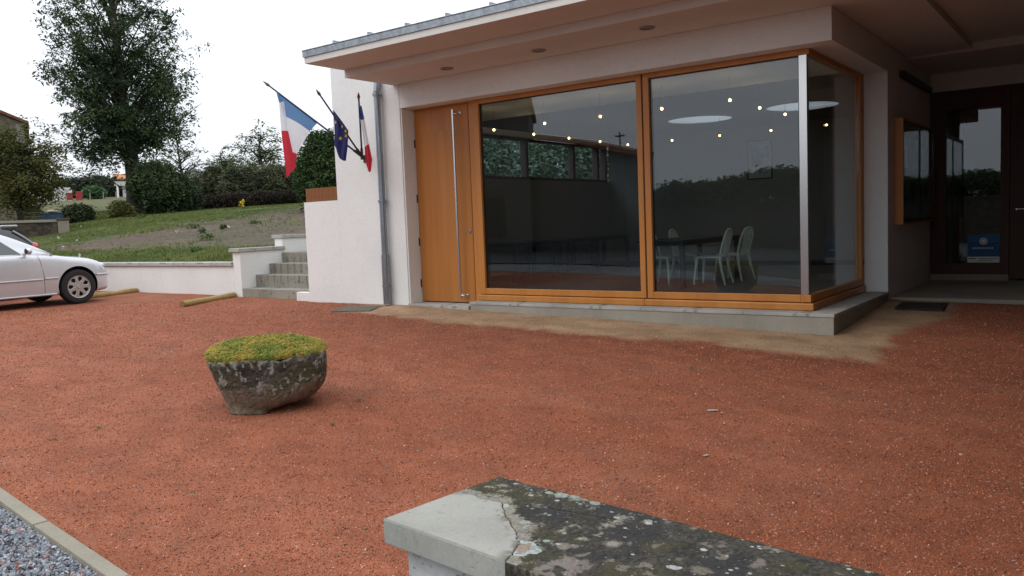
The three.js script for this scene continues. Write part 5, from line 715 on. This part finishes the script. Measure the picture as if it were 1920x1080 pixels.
{
  const h = place('stone_house', 'old brown house with a red tiled roof behind the yellowing tree', 'house', 57, 45); gable(h, -7.4, 0.05, -9, 0, 4.55, 1.7, oldRender, redTile); opening(h, -2.2, 1.6, 0.9, 1.3, 0.0, oldRender, dimGlass);
  local(h, 'corner_stone', box(-0.25, 0.07, -0.4, 4.5, -0.2, 0.03), mat({ color: C3(0.30, 0.28, 0.25), roughness: 0.95 }));
  const w = place('garden_wall', 'low dark stone garden wall with a pale coping and a square end pillar', 'wall', 118, 33);
  local(w, 'wall_body', box(-4.5, -0.16, -0.5, 0.44, -0.32, 0, 0.02), stoneWall); local(w, 'coping', box(-2.6, -0.17, 0.441, 0.53, -0.37, 0.05, 0.015), mat({ color: C3(0.27, 0.24, 0.19), roughness: 1 })); local(w, 'coping', box(-4.5, -2.605, 0.441, 0.52, -0.37, 0.05, 0.015), stoneWall);
  const pl = local(w, 'end_pillar', box(-0.158, 0.20, -0.5, 0.50, -0.36, 0.04, 0.02), mat({ color: C3(0.25, 0.22, 0.165), roughness: 1 })); local(pl, 'cap_stone', box(-0.20, 0.24, 0.501, 0.58, -0.40, 0.08, 0.02), stoneWall);
  const st = place('stone_stack', 'stack of flat pale grey stones beside the tree at the left edge', 'stones', 58, 36.5); for (let i = 0; i < 8; i++) { const x = rr(-0.06, 0.06); local(st, 'stone', box(-0.36 + x, 0.36 + x, i * 0.135 - 0.05, i * 0.135 + 0.065, -0.35 + rr(-0.05, 0.05), 0.1 + rr(-0.05, 0.05), 0.03), mat({ color: C3(0.16, 0.145, 0.12).multiplyScalar(rr(0.75, 1.25)), roughness: 1 })); }
  const b = place('blue_bin', 'blue open topped bin behind the stone garden wall', 'bin', 98, 38), bm = mat({ color: C3(0.035, 0.075, 0.15), roughness: 0.6 });
  local(b, 'shell', [box(-0.40, 0.40, 0.1, 0.52, 0.28, 0.31, 0.008), box(-0.40, 0.40, 0.1, 0.52, -0.31, -0.28, 0.008), box(-0.40, -0.37, 0.1, 0.5199, -0.279, 0.279), box(0.37, 0.40, 0.1, 0.5199, -0.279, 0.279), box(-0.368, 0.368, 0.1, 0.13, -0.278, 0.278)], bm); local(b, 'rim', [box(-0.42, 0.42, 0.521, 0.55, 0.27, 0.33, 0.008), box(-0.42, 0.42, 0.521, 0.55, -0.33, -0.27, 0.008), box(-0.42, -0.36, 0.521, 0.5495, -0.269, 0.269), box(0.36, 0.42, 0.521, 0.5495, -0.269, 0.269)], bm); local(b, 'rib', box(-0.16, -0.12, 0.12, 0.51, 0.31, 0.328, 0.005), bm); for (const x of [-0.3, 0.3]) local(b, 'foot', box(x - 0.05, x + 0.05, -0.1, 0.099, -0.25, 0.25), M.black);
  const sk = place('sack', 'pale sack lying on top of the blue bin', 'sack', 98, 37.95), sg = new THREE.SphereGeometry(0.2, 18, 12); { const p = sg.attributes.position; for (let i = 0; i < p.count; i++) { const k = 1 + 0.25 * (fbm(p.getX(i) * 9 + 9, p.getY(i) * 9 + p.getZ(i) * 9 + 9, 0, 3, 210) - 0.5); p.setXYZ(i, p.getX(i) * k, p.getY(i) * 0.38 * k, p.getZ(i) * 1.5 * k); } sg.computeVertexNormals(); } sg.translate(0.05, 0.61, 0); local(sk, 'cloth', sg, mat({ color: C3(0.42, 0.30, 0.19), roughness: 1 }));
  const tk = place('white_shed', 'small white metal shed far off on the hill left of two red panels', 'shed', 124, 90), ts = new THREE.Shape([[-0.85, 0], [0.72, 0], [0.72, 1.05], [0.55, 1.32], [-0.62, 1.36], [-0.95, 1.12]].map((p) => new THREE.Vector2(...p))); const tg = new THREE.ExtrudeGeometry(ts, { depth: 1.6, bevelEnabled: true, bevelSize: 0.04, bevelThickness: 0.04 }); tg.translate(0, 0, -1.6); local(tk, 'shell', tg, mat({ color: C3(0.70, 0.71, 0.72), roughness: 0.5 })); local(tk, 'panel', box(-0.5, 0.4, 0.05, 0.95, 0.045, 0.06), mat({ color: C3(0.55, 0.54, 0.5), roughness: 0.7 }));
  const rm = mat({ color: C3(0.30, 0.018, 0.03), roughness: 0.6 }); for (const [px, hh, lab] of [[135, 0.72, 'left of two far red panels beside the white shed'], [153, 0.80, 'right of two far red panels beside the white shed']]) { const p = place('red_panel', lab, 'panel', px, 88, 'far red panels'); local(p, 'board', box(-0.27, 0.27, 0.12, hh + 0.12, -0.03, 0.03, 0.01), rm); for (const x of [-0.2, 0.2]) local(p, 'post', box(x - 0.025, x + 0.025, -0.2, hh, -0.08, -0.032), M.darkMetal); }
  [114, 127, 173, 198, 222].forEach((px, i) => { const p = place('fence_post', 'thin grey post of the far field fence, ' + ['first', 'second', 'third', 'fourth', 'last'][i] + ' from the left', 'post', px, 84 + i, 'posts of the far fence'); local(p, 'shaft', cyl([0, -0.3, 0], [0.02, 0.72, 0], 0.05, 0.04, 8), mat({ color: C3(0.25, 0.23, 0.19), roughness: 1 })); local(p, 'tip', cyl([0.02, 0.72, 0], [0.02, 0.76, 0], 0.04, 0.015, 8), mat({ color: C3(0.2, 0.18, 0.15), roughness: 1 })); });
  const gh = place('far_house', 'far house with a wide grey brown gable roof and a chimney', 'house', 190, 122); gable(gh, -5.2, 4.6, -8, 0, 1.1, 1.55, mat({ color: C3(0.2, 0.19, 0.17), roughness: 1 }), greyTile, 0.6); local(gh, 'chimney', box(-2.1, -1.4, 1.6, 3.1, -3, -2.4), greyTile); opening(gh, 1.4, -0.1, 1, 1, 0, M.white, dimGlass);
  const oh = place('small_house', 'far small white house with an orange tiled roof beside the tall tree', 'house', 236, 97); local(oh, 'wall', box(-0.05, 2.2, -0.3, 1.9, -3, 0), mat({ color: C3(0.5, 0.49, 0.47), roughness: 0.9 })); local(oh, 'lintel', box(-0.8, 0.75, 1.28, 1.75, 0.06, 0.4), mat({ color: C3(0.6, 0.6, 0.58), roughness: 0.9 })); local(oh, 'column', box(-0.62, -0.42, -0.3, 1.279, 0.1, 0.35), M.white); { const g = box(-0.9, 2.4, 0, 0.16, -2.6, 0.6); g.rotateX(0.22); g.translate(0, 2.0, 0); local(oh, 'roof', g, orangeTile); } opening(oh, 1.2, 0.6, 0.7, 0.8, 0, M.white, dimGlass);
  const wh = place('white_house', 'white gabled house half hidden behind thin trees', 'house', 372, 62); gable(wh, -1.6, 1.5, -5, 0, 1.55, 0.62, mat({ color: C3(0.42, 0.43, 0.42), roughness: 0.9 }), mat({ color: C3(0.48, 0.49, 0.5), roughness: 0.7 }), 0.3); opening(wh, -0.5, 0.4, 0.5, 0.9, 0, M.white, dimGlass); opening(wh, 0.6, 0.4, 0.5, 0.9, 0, M.white, dimGlass);
}
// ── across the road, behind the camera: what the big panes mirror
{
  const dark = mat({ color: C3(0.085, 0.082, 0.078), roughness: 1 }), h = thing('road_house', 'tall grey house across the road, mirrored dark in the left pane', 'house', [-22.5, -0.6, 12]);
  part(h, 'wall', prism([[-27, 7.7], [-18.4, 7.7], [-19.6, 9.45], [-23.9, 16], [-33, 16]], -1, 6.2), dark); part(h, 'roof', prism([[-27.3, 7.4], [-18.1, 7.4], [-23.9, 16.3], [-33.4, 16.3]], 6.21, 6.42), greyTile);
  for (const x of [-25, -22.5, -20.2]) for (const y of [0.8, 3.8]) { const f = part(h, 'window', [box(x - 0.5, x - 0.44, y, y + 1.4, 7.63, 7.7), box(x + 0.44, x + 0.5, y, y + 1.4, 7.63, 7.7), box(x - 0.5, x + 0.5, y + 1.4, y + 1.46, 7.63, 7.7), box(x - 0.55, x + 0.55, y - 0.07, y, 7.58, 7.7)], M.darkWood); part(f, 'pane', box(x - 0.44, x + 0.44, y, y + 1.4, 7.67, 7.7), dimGlass); }
  const a = thing('road_barn', 'low barn with a sloping red brown roof across the road, mirrored in the left pane', 'barn', [-16, -0.6, 10.5]);
  { const s = new THREE.Shape([[-20.39, -1], [-14.5, -1], [-14.5, 3.55], [-14.9, 3.65], [-16.6, 4.07], [-20.39, 4.76]].map((p) => new THREE.Vector2(...p))), g = new THREE.ExtrudeGeometry(s, { depth: 1.3, bevelEnabled: false }); g.translate(0, 0, 8.2); part(a, 'wall', boxUV(g), dark); }
  { const s = new THREE.Shape([[-20.4, 4.80], [-16.6, 4.10], [-14.9, 3.68], [-14.05, 3.48], [-14.05, 3.64], [-14.9, 3.86], [-16.6, 4.30], [-20.4, 5.01]].map((p) => new THREE.Vector2(...p))), g = new THREE.ExtrudeGeometry(s, { depth: 1.9, bevelEnabled: false }); g.translate(0, 0, 7.8); part(a, 'roof', boxUV(g), redTile); }
  part(a, 'antenna', [cyl([-15.1, 3.7, 9], [-15.1, 4.45, 9], 0.03, 0.025, 8), box(-15.3, -14.9, 4.28, 4.33, 8.98, 9.02)], M.darkMetal);
  const w = thing('road_wall', 'long dark wall across the road, mirrored under the hedge', 'wall', [-6, -0.7, 12.3]); part(w, 'wall_body', box(-17.8, 14, -1, 1.48, 12.1, 12.4, 0.01), stoneWall); part(w, 'coping', box(-17.8, 14, 1.481, 1.56, 12.05, 12.45, 0.01), stoneWall);
  const hd = thing('road_hedge', 'uneven green hedge behind the wall across the road, mirrored in the panes', 'hedge', [-3, 0, 13.6]), pts = [], st = [];
  for (let i = 0; i < 6400; i++) { const x = rr(-18.2, 11), top = 2.35 + 0.25 * ss(-14, -9, x) + 0.75 * (fbm(x * 0.55 + 50, 3, 0, 4, 220) - 0.5), y = rr(0.6, 1) ** 0.7 * top * (rnd() < 0.5 ? 1 : rr(0.5, 1)); pts.push([x, y, rr(-0.9, 0.9), 1]); } for (let i = 0; i < 90; i++) { const x = rr(-13.6, 11); st.push(tube([[x, -0.8, 0], [x + gauss() * 0.2, 1, gauss() * 0.3], [x + gauss() * 0.4, 2.2, gauss() * 0.5]], (k) => lerp(0.04, 0.01, k), 4, 6)); }
  local(hd, 'stems', st, bark); foliage(hd, 'foliage', pts.map(([x, y, z, s]) => [x + 1.5, y, z, s]), leafTuft(18, 0.34, 0.16, 0.08), [[0.03, 0.05, 0.016], [0.07, 0.095, 0.03]]);
}
renderer.render(scene, camera);
